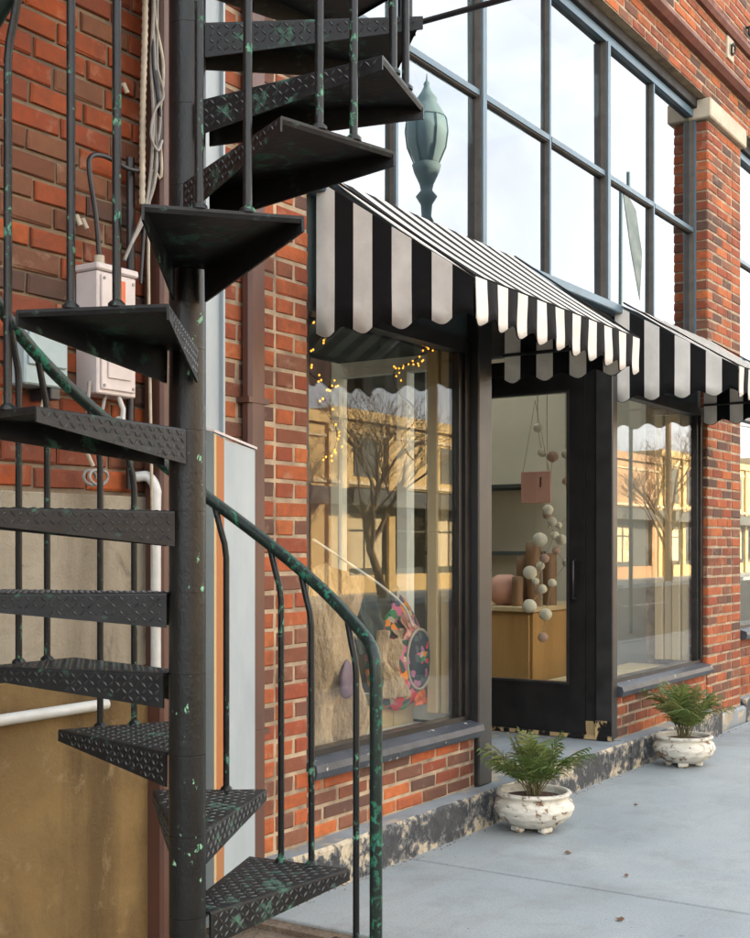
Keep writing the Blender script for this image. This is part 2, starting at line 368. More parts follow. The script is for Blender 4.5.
def box(name, mat, dims, parent=None, c=.0):
    m = MB()
    (m.cbox(*dims, c=c) if c else m.box(*dims))
    return m.build(name, mat, parent)

# ------------------------------------------------------------------ bricks
def brick_mesh(kind, seed, mat, L, Dp, H):
    rnd = random.Random(seed * 13 + len(kind)); c = .005
    j = lambda a=.0028: rnd.uniform(-a, a)
    x, y, z = L / 2, Dp / 2, H / 2
    vs = []
    for yy, k in ((y, 0), (-y + c, 0), (-y, c)):
        vs += [(-x + k + j(), yy + j(.0008), -z + k + j()), (x - k + j(), yy + j(.0008), -z + k + j()), (x - k + j(), yy + j(.0008), z - k + j()), (-x + k + j(), yy + j(.0008), z - k + j())]
    fs = [(3, 2, 1, 0), (8, 9, 10, 11)]
    fs = [(0, 1, 2, 3)] + [(r * 4 + i, r * 4 + 4 + i, r * 4 + 4 + (i + 1) % 4, r * 4 + (i + 1) % 4) for r in range(2) for i in range(4)] + [(11, 10, 9, 8)]
    fs = [tuple(reversed(f)) for f in fs]
    return vs, fs
LN, HN = .2, .092
BR = {}
def variants(mat):
    if mat not in BR:
        BR[mat] = {}
        for kind, L in (('s', LN), ('h', HN)):
            BR[mat][kind] = []
            for k in range(6):
                vs, fs = brick_mesh(kind, k, mat, L, .05, .057)
                m = MB(); m.add(vs, fs); BR[mat][kind].append((m.mesh('brick', mat), vs, fs))
    return BR[mat]
def lay(x0, x1, z0, z1, course, pattern, yface=0., joint=.0135, depth=.05):
    """list of bricks (cx, cz, L, H, yface, depth): pattern is a function course index -> list of brick lengths, repeated, and an offset"""
    res = []; n = int(round((z1 - z0) / course)); ch = (z1 - z0) / n
    for i in range(n):
        seq, off = pattern(i); x = x0 - off; k = 0
        while x < x1 - .012:
            L = seq[k % len(seq)]; a, b = max(x, x0), min(x + L, x1); x += L + joint; k += 1
            if b - a < .02: continue
            res.append(((a + b) / 2, z0 + (i + .5) * ch, b - a, ch - joint, yface, depth))
    return res
def place_bricks(lst, mat, parent, limit=10 ** 6):
    V = variants(mat); stuff = MB(); rnd = random.Random(len(lst)); ns = 0
    for (cx, cz, L, H, yf, dp) in lst:
        kind = 's' if L > .145 else 'h'; me, vs, fs = rnd.choice(V[kind]); nom = LN if kind == 's' else HN
        sx, sy, sz = L / nom, dp / .05, H / .057
        px, py, pz = cx, yf + dp / 2 + rnd.uniform(-.0022, .0022), cz + rnd.uniform(-.0015, .0015)
        flip = rnd.random() < .5
        if ns < limit:
            o = link('brick', me, parent, None, (px, py, pz)); o.scale = (sx * (1 if not flip else 1), sy, sz)
            o.rotation_euler = (0, rnd.uniform(-.006, .006), 0); ns += 1
        else:
            stuff.add([(px + v[0] * sx, py + v[1] * sy, pz + v[2] * sz) for v in vs], fs)
    return stuff

# ================================================================== GROUND
road = box('road', 'asphalt', (-60, 120, -13.4, -3.6, -.3, -.14)); tag(road, kind='structure')
m = MB()
for k in range(-6, 16): m.box(k * 7, k * 7 + 3, -8.55, -8.43, -.139, -.136)
m.build('lane_marking', 'paint_white', road)
gr = box('ground', 'dirt', (-300, 400, -300, 300, -.5, -.31)); tag(gr, kind='structure')
pav = empty('pavement', (6, -1.8, 0)); tag(pav, kind='structure')
for x0, x1 in ((3.365, 4.287), (4.3, 9.19), (9.2, 14.1), (14.11, 19), (19.01, 24), (24.01, 40)):
    for y0, y1 in ((-1.995, -.06), (-3.4, -2.005)):
        box('slab', 'concrete', (x0, x1, y0, y1, -.3, 0), pav, .004)
for k in range(10): box('kerb_stone', 'concrete', (3.4 + k * 3, 6.39 + k * 3, -3.6, -3.41, -.3, .004), pav, .012)
box('joint_filler', 'dirt', (3.3, 40, -3.39, -.07, -.3, -.012), pav)
earth = box('side_ground', 'dirt', (-12, 3.352, -3.4, .05, -.3, -.03)); tag(earth, kind='structure')
far = box('far_pavement', 'concrete', (-60, 120, -16.6, -13.4, -.3, 0)); tag(far, kind='structure')

# ================================================================== NEIGHBOUR BUILDING (left)
nb = empty('brick_building', (1, 0, 0))
tag(nb, 'dark red brick side building with stone base behind the spiral staircase', 'building')
wl = box('brick_wall', 'mortar_dark', (-1.5, 3.02, .053, .4, 1.44, 6.5), nb)
C = .0705
pat_run = lambda i: ([.196], (.02, .125)[i % 2] + (.013 * ((i * 7) % 3)))
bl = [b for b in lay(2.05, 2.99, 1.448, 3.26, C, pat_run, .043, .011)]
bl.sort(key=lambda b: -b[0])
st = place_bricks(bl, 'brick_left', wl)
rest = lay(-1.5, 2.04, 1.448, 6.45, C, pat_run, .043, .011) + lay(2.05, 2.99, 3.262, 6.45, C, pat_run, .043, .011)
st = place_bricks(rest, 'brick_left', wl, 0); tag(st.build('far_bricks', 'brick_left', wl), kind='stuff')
sb = empty('stone_base', (1, 0, .5)); sb.parent = nb; sb.location = Vector((1, 0, .5)) - WPOS[nb.name]; WPOS[sb.name] = Vector((1, 0, .5))
xs = [-1.5, -.6, .3, 1.3, 2.36, 3.02]
for a, b in zip(xs, xs[1:]): box('stone_block', 'stone', (a, b - .006, .02, .4, .90, 1.438), sb, .004)
box('stucco', 'stucco', (-1.5, 3.02, .012, .4, -.2, .895), nb, .004)
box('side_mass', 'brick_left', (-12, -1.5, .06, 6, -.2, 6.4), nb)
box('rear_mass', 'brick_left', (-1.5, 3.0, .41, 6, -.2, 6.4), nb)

# ================================================================== STOREFRONT BUILDING
sf = empty('storefront_building', (6, 0, 0))
tag(sf, 'red brick corner shop building with tall gridded upper windows and black entry', 'building')
C2 = .0678
def pier_pat(w):
    return lambda i: (([.199, .1, .199, .1] if i % 2 == 0 else [.1, .199, .1, .199]), 0.)
lp = MB(); lp.box(2.99, 3.712, .0045, .45, 0, 4.36); lp = lp.build('pier', 'mortar', sf)
rp = MB(); rp.box(8.335, 9.078, .0045, .45, 0, 4.22); rp = rp.build('pier', 'mortar', sf)
bwl = MB(); bwl.box(3.713, 5.035, .0145, .16, .10, .40); bwl = bwl.build('low_wall', 'mortar', sf)
bwr = MB(); bwr.box(6.70, 8.334, .0145, .16, .10, .41); bwr = bwr.build('low_wall', 'mortar', sf)
bwn = MB(); bwn.box(9.075, 12.4, .03, .16, .10, .60); bwn = bwn.build('low_wall', 'mortar', sf)
cand = []
for b in lay(3.20, 3.716, .17, 4.35, C2, pier_pat(0)): cand.append((b, lp))
rr = random.Random(3)
def rp_pat(i):
    return ([.199, .199, .1, .199, .1] if i % 2 else [.1, .199, .199, .199], 0.)
for i, b in enumerate(lay(8.33, 9.082, .12, 4.22, C2, rp_pat)):
    b = (b[0], b[1], b[2], b[3], b[4], .1 if b[0] - b[2] / 2 < 8.34 else .05); cand.append((b, rp))
for b in lay(3.722, 5.02, .165, .405, .0655, lambda i: ([.199], .1 * (i % 2)), .01): cand.append((b, bwl))
for b in lay(6.712, 8.325, .165, .42, .0655, lambda i: ([.199], .1 * (i % 2)), .01): cand.append((b, bwr))
def pix(b):
    x, z = b[0], b[1]; Z = .8342 * x + .5514 * DIST; u = (.5514 * x - .8342 * DIST) / Z; v = (z - EYE) / Z
    vis = -.16 < u < .31 and -.33 < v < .46
    hid = (b[0] < 3.72 and z > 2.75) or (8.2 < x and 2.3 < z < 2.62)
    return (0 if (not vis or hid) else 1, 1 / Z)
cand.sort(key=lambda t: pix(t[0]), reverse=True)
byp = {}
restb = []
for k, (b, p) in enumerate(cand):
    if k < 298: byp.setdefault(p.name, (p, []))[1].append(b)
    else: restb.append(b)
for p, lst in byp.values(): place_bricks(lst, 'brick', p)
# upper wall above the windows: courses between three projecting bands
up = MB(); up.box(2.99, 14.1, .0045, .35, 4.375, 6.5); up = up.build('upper_wall', 'mortar', sf)
restb += lay(3.0, 14.0, 4.372, 4.575, C2, pat_run, 0.) + lay(3.0, 14.0, 4.672, 4.945, C2, pat_run, 0.) + lay(3.0, 14.0, 5.035, 6.45, C2, pat_run, 0.)
restb += lay(9.1, 12.4, .17, .6, C2, pat_run, .022)
st = place_bricks(restb, 'brick', up, 0); tag(st.build('small_bricks', 'brick', sf), kind='stuff')
for z, d in ((4.585, .075), (4.955, .045)):
    m = MB(); m.prism([(2.99, .05, z), (2.99, -d * .55, z), (2.99, -d, z + .028), (2.99, -d, z + .052), (2.99, -d * .4, z + .076), (2.99, .05, z + .076)], (11.1, 0, 0), 0); m.build('string_course', 'terra', sf)
box('lintel', 'steel_lintel', (3.716, 8.33, .062, .4, 4.305, 4.372), sf, .004)
box('lintel', 'steel_lintel', (9.09, 12.4, .062, .4, 4.305, 4.372), sf, .004)
# capital on the far pier
m = MB(); m.cbox(8.29, 9.11, -.035, .3, 4.23, 4.365, .008); m.build('capital', 'cap_stone', sf)
# building shell
box('rear_wall', 'sage', (3.0, 14.1, 5.0, 5.3, 0, 6.5), sf)  # unseen wall raised past the roof to keep sun off the skylight
box('side_wall', 'sage', (3.0, 3.3, .46, 5.0, 0, 4.5), sf)
box('end_wall', 'sage', (13.8, 14.1, .36, 5.0, 0, 4.5), sf)
m = MB(); m.box(3.0, 14.1, .35, .5, 4.5, 4.7); m.box(3.0, 14.1, 4.4, 5.3, 4.5, 4.7); m.box(3.0, 3.6, .5, 4.4, 4.5, 4.7); m.box(12, 14.1, .5, 4.4, 4.5, 4.7)
m.build('roof', 'sage', sf)  # roof left open in the middle for the added skylight
box('skylight_pane', 'glass_inner', (3.6, 12.0, .5, 4.4, 4.6, 4.61), sf)  # unseen skylight added to let sky light into the shop
box('shop_floor', 'wood_floor', (3.3, 13.8, .16, 5.0, 0, .15), sf)
box('end_pier', 'brick', (12.4, 14.1, 0.01, .45, 0, 4.36), sf)
# step that runs along the shop front
stp = empty('step', (6, 0, 0)); stp.parent = sf; stp.location = (0, 0, 0); WPOS[stp.name] = WPOS[sf.name].copy()
def step_piece(x0, x1, y0, y1, z):
    m = MB(); n = max(4, int((x1 - x0) / .06)); rnd = random.Random(int(x0 * 10))
    a = [[], [], [], [], []]
    for i in range(n + 1):
        x = x0 + (x1 - x0) * i / n; jj = rnd.uniform(-.004, .004); j2 = rnd.uniform(-.004, .003)
        for k, p in enumerate(((x, y0 + .004 + jj, -.05), (x, y0 + jj, z - .014), (x, y0 + .012 + j2, z + j2 * .4), (x, y1, z), (x, y1, -.05))): a[k].append(p)
    vs = [p for r in a for p in r]; L = n + 1
    m.cur = 0; m.add(vs, [(i, i + 1, L + i + 1, L + i) for i in range(n)] + [(L + i, L + i + 1, 2 * L + i + 1, 2 * L + i) for i in range(n)])
    m.cur = 1; m.add(vs, [(2 * L + i, 2 * L + i + 1, 3 * L + i + 1, 3 * L + i) for i in range(n)])
    m.cur = 0; m.add([a[k][0] for k in range(5)], [(0, 1, 2, 3, 4)]); m.add([a[k][-1] for k in range(5)], [(4, 3, 2, 1, 0)])
    return m
step_piece(3.46, 5.02, -.092, .02, .165).build('step_stone', ['step_front', 'step_top'], stp)
step_piece(5.022, 6.70, -.088, 1.25, .163).build('step_stone', ['step_front', 'step_top'], stp)
step_piece(6.702, 8.36, -.092, .02, .165).build('step_stone', ['step_front', 'step_top'], stp)
step_piece(8.36, 9.1, -.03, .02, .11).build('step_stone', ['step_top', 'step_top'], stp)
step_piece(9.1, 12.4, -.03, .03, .16).build('step_stone', ['step_front', 'step_top'], stp)

# ---- upper window: three bays of two by two panes
def upper_window(x0, x1, nb_, z0=2.68, zm=3.47, z1=4.3):
    uw = MB(); yf, yb = .09, .14
    uw.box(x0, x1, yf, yb, z0, z0 + .055, 0); uw.box(x0, x1, yf, yb, z1 - .05, z1, 0)
    uw = uw.build('upper_window', ['frame', 'frame_edge'], sf)
    bw = (x1 - x0) / nb_
    for k in range(nb_ + 1):
        x = x0 + bw * k; hw = .026
        a, b = max(x0, x - hw), min(x1, x + hw)
        m = MB(); m.box(a, b, yf - .002, yb - .005, z0 + .056, z1 - .051, 1)
        m.box(a + .007, b - .007, yf - .012, yf - .0025, z0 + .056, z1 - .051, 0); m.build('mullion', ['frame', 'frame_edge'], uw)
    for k in range(nb_):
        xm = x0 + bw * (k + .5)
        m = MB(); m.box(xm - .015, xm + .015, yf + .012, yb - .008, z0 + .056, z1 - .051, 1); m.box(xm - .009, xm + .009, yf + .004, yf + .0115, z0 + .056, z1 - .051, 0)
        m.build('mullion', ['frame', 'frame_edge'], uw)
        for a, b in ((x0 + bw * k + .0265, xm - .0155), (xm + .0155, x0 + bw * (k + 1) - .0265)):
            m = MB(); m.box(a, b, yf + .012, yb - .008, zm - .018, zm + .018, 1); m.box(a, b, yf + .003, yf + .0115, zm - .012, zm + .016, 0); m.build('glazing_bar', ['frame', 'frame_edge'], uw)
            for c, d in ((z0 + .0555, zm - .0185), (zm + .0185, z1 - .0505)):
                m = MB(); m.box(-(b - a) / 2, (b - a) / 2, 0, .005, -(d - c) / 2, (d - c) / 2)
                o = link('pane', m.mesh('pane', 'glass_up'), uw, None, ((a + b) / 2, yb - .018, (c + d) / 2))
                o.rotation_euler = (random.uniform(-.003, .003), 0, random.uniform(-.003, .003))
    box('window_sill', 'frame', (x0, x1, -.03, .16, z0 - .05, z0 - .001), uw, .006)
upper_window(3.722, 8.325, 3)
upper_window(9.10, 12.38, 2)
# fascia behind the awnings
box('fascia', 'teal', (3.716, 5.03, .05, .2, 2.22, 2.628), sf)
box('fascia', 'black', (5.03, 6.70, .03, .2, 2.40, 2.628), sf)
box('fascia', 'teal', (6.70, 8.33, .05, .2, 2.22, 2.628), sf)
box('fascia', 'teal', (9.10, 12.38, .05, .2, 2.3, 2.628), sf)

# ---- near display window
def display_window(name, x0, x1, zs, zt, yg, right_casing):
    wdw = MB(); wdw.box(x0, x1, .03, .1, zt - .06, zt); wdw.box(x0, x1, .035, .1, zs, zs + .035); wdw.box(x0, x0 + .04, .03, .1, zs + .036, zt - .061)
    wdw = wdw.build('display_window', 'black', sf)
    m = MB(); m.box(x1 - .05, x1, .03, .1, zs + .036, zt - .061); m.box(x1 - .085, x1 - .051, .045, .1, zs + .036, zt - .061); m.build('stile', 'black', wdw)
    p = box('pane', 'glass', (x0 + .041, x1 - .086, yg, yg + .006, zs + .0355, zt - .0605), wdw)
    m = MB(); m.prism([(x0 - .002, -.035, zs - .052), (x0 - .002, -.042, zs - .03), (x0 - .002, -.036, zs - .004), (x0 - .002, .03, zs + .012), (x0 - .002, .15, zs + .012), (x0 - .002, .15, zs - .06), (x0 - .002, -.03, zs - .06)], (x1 - x0 + .006, 0, 0))
    m.build('sill', 'sill', wdw)
    return wdw
w1 = display_window('w1', 3.722, 5.028, .462, 2.24, .062, True)
w2 = display_window('w2', 6.71, 8.322, .474, 2.24, .062, True)
w3 = display_window('w3', 9.1, 12.3, .66, 2.3, .062, True)
# timber casings behind the glass at the far ends of the windows
for x1, n in ((4.95, 2), (8.235, 4)):
    for k in range(n):
        y = .105 + k * .062
        box('casing_board', 'cream', (x1 + (.0 if k % 2 else .02), x1 + .06, y, y + .056, .5, 2.2), w1 if x1 < 6 else w2, .004)
# corner posts of the entry
post = MB(); post.cbox(5.03, 5.16, -.012, .12, .166, 2.40, .006); post.build('corner_post', 'post', sf)
post = MB(); post.cbox(6.632, 6.705, -.008, .1, .175, 2.40, .006); post.build('corner_post', 'post', sf)
# return window (looking through the near display) and recess walls
rw = MB(); rw.box(5.06, 5.12, .125, 1.0, .45, .55); rw.box(5.06, 5.12, .125, 1.0, 2.13, 2.5); rw = rw.build('return_window', 'white_trim', sf)
for y0, y1 in ((.125, .175), (.40, .455), (.80, .85)):
    box('stile', 'white_trim', (5.055, 5.125, y0, y1, .551, 2.129), rw)
for y0, y1 in ((.176, .399), (.456, .799)): box('pane', 'glass_inner', (5.085, 5.09, y0, y1, .551, 2.129), rw)
box('recess_side', 'purple_wall', (5.05, 5.13, .851, 1.6, .166, 2.5), sf)
box('recess_side', 'black', (5.07, 5.12, .125, .85, .166, .449), sf)
box('recess_back', 'black', (5.13, 6.64, 1.25, 1.32, .166, 2.5), sf)  # black put in for the dark recess, so reflections show on the glass
box('recess_ceiling', 'black', (5.13, 6.64, .205, 1.25, 2.42, 2.5), sf)
# display interior, near window
box('display_floor', 'white_trim', (3.715, 5.05, .161, 1.0, .3, .44), sf)
box('display_soffit', 'teal', (3.72, 5.05, .202, .80, 2.2, 2.24), sf)
box('display_back', 'purple_wall', (3.72, 5.05, 1.6, 1.66, .15, 2.45), sf)
box('display_panel', 'khaki', (3.72, 5.045, .985, 1.019, .441, 1.52), sf)
# entry door on the far side of the recess (its face looks back along the street)
dr = MB(); dr.box(6.645, 6.695, .17, .284, .19, 2.31); dr.box(6.645, 6.695, .86, .98, .19, 2.31); dr.box(6.646, 6.694, .2845, .8595, .19, .487); dr.box(6.646, 6.694, .2845, .8595, 2.19, 2.31)
dr = dr.build('door', 'black', sf)
box('pane', 'glass_door', (6.668, 6.673, .285, .859, .488, 2.189), dr)
m = MB(); m.box(6.638, 6.645, .27, .874, .474, .487); m.box(6.638, 6.645, .27, .874, 2.19, 2.203); m.box(6.638, 6.645, .27, .2845, .4875, 2.1895); m.box(6.638, 6.645, .8595, .874, .4875, 2.1895); m.build('glazing_bead', 'post', dr)
m = MB(); m.tube([(6.64, .225, .98), (6.60, .225, .98), (6.60, .225, 1.2), (6.64, .225, 1.2)], .009, 8); m.build('handle', 'black', dr)
m = MB(); m.box(6.655, 6.698, .101, .168, .166, 2.40); m.box(6.65, 6.7, .982, 1.25, .166, 2.40); m.box(6.65, 6.7, .169, .981, 2.312, 2.40); m.build('door_jamb', 'black', sf)
m = MB(); m.box(6.637, 6.6495, .03, .981, .1665, .189); m.box(6.628, 6.6315, .0, .1, .1665, .28); m.box(6.6505, 6.6545, .102, .167, .1665, .27)
m.build('kick_board', 'black_peel', sf)
# shop interior seen through door and far window
box('shop_wall', 'sage', (8.9, 8.98, .17, 4.9, .151, 2.6), sf)
box('shop_wall', 'sage', (6.75, 8.89, 2.7, 2.78, .151, 2.6), sf)
box('display_floor', 'cream', (6.72, 8.3, .161, .55, .3, .46), sf)

# ================================================================== AWNINGS
def awning(x0, x1, ztop, yf, zf, zv, sw, label, name='striped_awning'):
    root = empty(name, ((x0 + x1) / 2, 0, zf)); tag(root, label, 'awning', 'striped awnings over the shop windows')
    n = int(round((x1 - x0) / sw)); sw = (x1 - x0) / n; T = .003; yb = -.034
    rnd = random.Random(int(x0 * 7))
    # canopy: one strip per stripe with slight sag
    m = MB(); S = 6
    for k in range(n):
        a, b = x0 + k * sw, x0 + (k + 1) * sw; m.cur = k % 2; vs = []
        for i in range(S + 1):
            t = i / S; y = yb + (yf - yb) * t; z = ztop + (zf - ztop) * t - .012 * math.sin(math.pi * t)
            vs += [(a, y, z), (b, y, z), (a, y, z - T), (b, y, z - T)]
        fs = []
        for i in range(S):
            q = i * 4; fs += [(q + 1, q, q + 4, q + 5), (q + 2, q + 3, q + 7, q + 6)]
            if k == 0: fs.append((q, q + 2, q + 6, q + 4))
            if k == n - 1: fs.append((q + 3, q + 1, q + 5, q + 7))
        m.add(vs, fs)
    m.build('canopy', ['aw_white', 'aw_black'], root)
    # front valance with a scallop per stripe, gently waving
    def scallop_strip(m, P, Q, ztopf, zbot, start, nn, wave, drop=.05):
        """vertical cloth from P to Q (plan points); ztopf(t) upper edge; scallops at the foot, one for each stripe"""
        P, Q = Vector((*P, 0)), Vector((*Q, 0)); nrm = Vector((0, 0, 1)).cross((Q - P).normalized())
        nk = 6; rows = 5; edge = []
        for k in range(nn):
            vs = []
            for i in range(nk + 1):
                t = (k + i / nk) / nn; s_ = i / nk
                p = P.lerp(Q, t)
                ph = math.pi * (k + s_ - .5) + (0 if start % 2 == 0 else math.pi)
                zb = zbot - drop * .36 * math.cos(ph); zt = ztopf(t)
                for r in range(rows + 1):
                    g = r / rows; z = zt + (zb - zt) * g
                    low = max(0., (zf - z) / max(.01, zf - zbot))
                    off = wave * low * (.009 * math.cos(ph) + .007 * math.sin(t * nn * .9 + x0) * math.sin(low * 2.6))
                    q = p + nrm * off
                    vs += [(q.x, q.y, z), (q.x - nrm.x * T, q.y - nrm.y * T, z)]
                    if r == rows and (i < nk or k == nn - 1): edge.append((q.x, q.y, z))
            W = (rows + 1) * 2; fs = []
            for i in range(nk):
                for r in range(rows):
                    a = i * W + r * 2; b = a + W
                    fs += [(a, a + 2, b + 2, b), (a + 1, b + 1, b + 3, a + 3)]
                a = i * W + rows * 2; b = a + W; fs.append((a, a + 1, b + 1, b))
            m.cur = (k + start) % 2; m.smooth = True; m.add(vs, fs); m.smooth = False
        m.tube(edge, .0032, 5, 1)
    m = MB(); scallop_strip(m, (x0, yf - .004), (x1, yf - .004), lambda t: zf - .001, zv, 0, n, 1.); m.build('front_valance', ['aw_white', 'aw_black'], root)
    ns = 8
    for x in (x0, x1):
        m = MB()
        scallop_strip(m, (x - (.003 if x == x0 else -.003), .018), (x - (.003 if x == x0 else -.003), yf), lambda t: ztop + (zf - ztop) * t - .004, zv + .012, 0, ns, .6)
        m.build('side_panel', ['aw_white', 'aw_black'], root)
    m = MB()
    for x in (x0 + .012, x1 - .012): m.tube([(x, -.03, ztop - .03), (x, yf + .02, zf - .02)], .009, 6); m.tube([(x, .02, zf - .02), (x, yf + .02, zf - .02)], .009, 6)
    m.tube([(x0 + .01, yf + .018, zf - .02), (x1 - .01, yf + .018, zf - .02)], .009, 6); m.build('support_frame', 'post', root)
    m = MB(); m.tube([(x0 - .004, -.034, ztop + .004), (x0 - .004, yf, zf + .004), (x1 + .004, yf, zf + .004), (x1 + .004, -.034, ztop + .004)], .005, 6); m.build('binding', 'aw_pipe', root)
    return root
awning(3.80, 5.345, 2.685, -.665, 2.23, 2.08, .083, 'black and white striped awning over the near window beside the staircase')
awning(6.73, 8.30, 2.69, -.70, 2.275, 2.125, .083, 'black and white striped awning over the window beside the far brick pier')
# bracket arm above the near awning
br = empty('sign_bracket', (4.37, .1, 3.47)); tag(br, 'thin dark steel arm reaching out from the upper window frame', 'bracket')
m = MB(); m.tube([(4.40, .06, 3.475), (4.40, -1.0, 3.475)], .0125, 8); m.build('arm', 'black', br)
box('wall_plate', 'black', (4.36, 4.44, .03, .0625, 3.43, 3.52), br, .004)
# wall anchors in the upper brickwork
for x, z, lb in ((8.80, 4.86, 'pale stone anchor block with an iron ring above the far pier'), (9.22, 5.14, 'dark iron wall anchor high above the far pier')):
    a = empty('wall_anchor', (x, 0, z)); tag(a, lb, 'anchor')
    if z < 5: box('plate', 'cap_stone', (x - .07, x + .07, -.014, .01, z - .075, z + .085), a, .004)
    m = MB(); m.tube([(x + .035 * math.cos(t), -.03 - .006 * math.sin(t), z + .035 * math.sin(t)) for t in [i * math.pi / 8 for i in range(16)]], .008, 6); m.tube([(x, .01, z + .03), (x, -.04, z + .03)], .01, 6); m.build('ring', 'steel_lintel', a)

# ================================================================== SPIRAL STAIRCASE
PX, PY, RT, RISE, STEP, A0, Z0, HW = 2.175, -.79, .556, .19, 27.75, 7.8, .411, 16.2
stair = empty('spiral_staircase', (PX, PY, 0)); tag(stair, 'black iron spiral staircase with diamond plate treads and worn green paint', 'staircase')
def lug(m, p, u, v, nrm, L=.0092, W=.0032, H=.0024):
    """raised lozenge at p, long axis u"""
    a = [p + u * L, p + v * W, p - u * L, p - v * W]; t = [p + u * L * .45 + nrm * H, p - u * L * .45 + nrm * H]
    m.add([*a, *t], [(0, 1, 4), (1, 2, 5, 4), (2, 3, 5), (3, 0, 4, 5)])
def tread_meshes():
    # local frame: x points outward from the pole, z = 0 is the walking surface
    ca, sa = math.cos(R(HW)), math.sin(R(HW)); xo, yo = RT * ca, RT * sa; xi, yi = .040, .036
    T = .006; ho, hi = .031, .082
    m = MB()
    top = [(xi, -yi, 0), (xo, -yo, 0), (xo, yo, 0), (xi, yi, 0)]
    bot = [(x, y * .985, -T) for x, y, z in top]
    m.add(top + bot, [(0, 1, 2, 3), (7, 6, 5, 4), (1, 5, 6, 2), (3, 7, 4, 0)])
    for s in (-1, 1):      # tapering side flanges with a small rounded fold
        e = .004
        def sec(x, y, h): return [(x, s * y, 0), (x, s * (y + e * .7), -.0015), (x, s * (y + e), -.006), (x, s * (y + e), -h), (x, s * (y - .001), -h), (x, s * (y - .002), -T)]
        a, b = sec(xi, yi, hi), sec(xo, yo, ho); vs = a + b
        fs = [(i, i + 1, i + 7, i + 6) for i in range(5)] + [(5, 4, 3, 2, 1, 0), (6, 7, 8, 9, 10, 11)]
        if s > 0: fs = [tuple(reversed(f)) for f in fs]
        m.add(vs, fs)
    m.add([(xo, -yo, -T), (xo, yo, -T), (xo - .004, yo, -.014), (xo - .004, -yo, -.014)], [(0, 1, 2, 3)])
    plate = m.mesh('tread', 'iron_tread')
    l = MB(); Zu = Vector((0, 0, 1)); d = .0205; k = 0
    nx = int((xo - xi) / d)
    for i in range(nx):
        x = xi + .018 + i * d; ymax = yi + (yo - yi) * (x - xi) / (xo - xi) - .012; ny = int(ymax / d) + 1
        for j in range(-ny, ny + 1):
            y = j * d
            if abs(y) > ymax or x > xo - .01: continue
            t = R(45) if (i + j) % 2 else R(-45)
            u = Vector((math.cos(t), math.sin(t), 0)); lug(l, Vector((x, y, 0)), u, Vector((-u.y, u.x, 0)), Zu)
    for s in (-1, 1):
        P0, P1 = Vector((xi, s * (yi + .004), 0)), Vector((xo, s * (yo + .004), 0)); dv = (P1 - P0); Ln = dv.length; dv.normalize()
        nr = Vector((dv.y, -dv.x, 0)) * (1 if s < 0 else -1)
        for i in range(int(Ln / .0175)):
            q = .016 + i * .0175
            if q > Ln - .01: break
            h = hi + (ho - hi) * q / Ln
            for j in range(5):
                z = -.0125 - j * .0165
                if z < -h + .009: break
                t = R(45) if (i + j) % 2 else R(-45)
                u = dv * math.cos(t) + Zu * math.sin(t); vv = dv * -math.sin(t) + Zu * math.cos(t)
                lug(l, P0 + dv * q + Zu * z, u if s < 0 else u, vv if s < 0 else -vv, nr)
    return plate, l.mesh('raised_pattern', 'lug')
plate, lugs = tread_meshes()
RR, RB, RAILH = .522, .525, .815
def rail_z(ang): return Z0 + RAILH + (ang - A0) / STEP * .1865
def P(ang, r, z): return (PX + r * math.cos(R(ang)), PY + r * math.sin(R(ang)), z)
for n in range(-1, 16):
    z = Z0 + n * RISE; ang = A0 + n * STEP
    t = link('tread', plate, stair, None, (PX, PY, z)); t.rotation_euler = (0, 0, R(ang))
    g = bpy.data.objects.new('raised_pattern', lugs); col.objects.link(g); g.parent = t; g['kind'] = 'stuff'
    m = MB(); m.lathe([(.0433, z - .1896), (.0433, z - .0004)], (PX, PY, 0), 28); m.build('sleeve', 'iron_pole', stair)
    for da in (-5.2, 5.2):
        if n == -1 and da < 0: continue
        if n == -1: da = 5.0
        a = ang + da; zt = rail_z(a)
        pts = [P(a, RB, z - .004), P(a, RB, zt - .13), P(a + .5, RB - .001, zt - .09), P(a + 1.6, RB - .002, zt - .055), P(a + 3.4, RR, zt - .012 + 3.4 / STEP * RISE)]
        m = MB(); m.tube(pts, .0088, 10); m.lathe([(.017, 0), (.017, .006), (.0095, .013)], P(a, RB, z), 10); m.build('baluster', 'iron', stair)
m = MB(); m.lathe([(.04, 0), (.04, 4.5), (.03, 4.52)], (PX, PY, 0), 24); m.lathe([(.13, -.03), (.13, -.018), (.05, -.016)], (PX, PY, 0), 24); m.build('centre_pole', 'iron_pole', stair)
# handrail: a helix that turns down into the newel post at its foot
AN = -25.0
pts = [P(AN, RR, -.03), P(AN, RR, .5), P(AN, RR, .86), P(AN, RR, .93), P(AN + .25, RR, .965), P(AN + 1.0, RR, .995), P(AN + 2.3, RR, 1.018), P(AN + 4.5, RR, 1.038), P(AN + 7.5, RR, 1.058)]
a = AN + 12
while a < A0 + 16 * STEP: pts.append(P(a, RR, rail_z(a))); a += 4
m = MB(); m.tube(pts, .0168, 14); m.build('handrail', 'iron_rail', stair)
box('landing', 'iron_tread', (.8, 2.9, -.75, .03, 3.40, 3.458), stair, .004)  # out-of-view slab added to shade the side wall

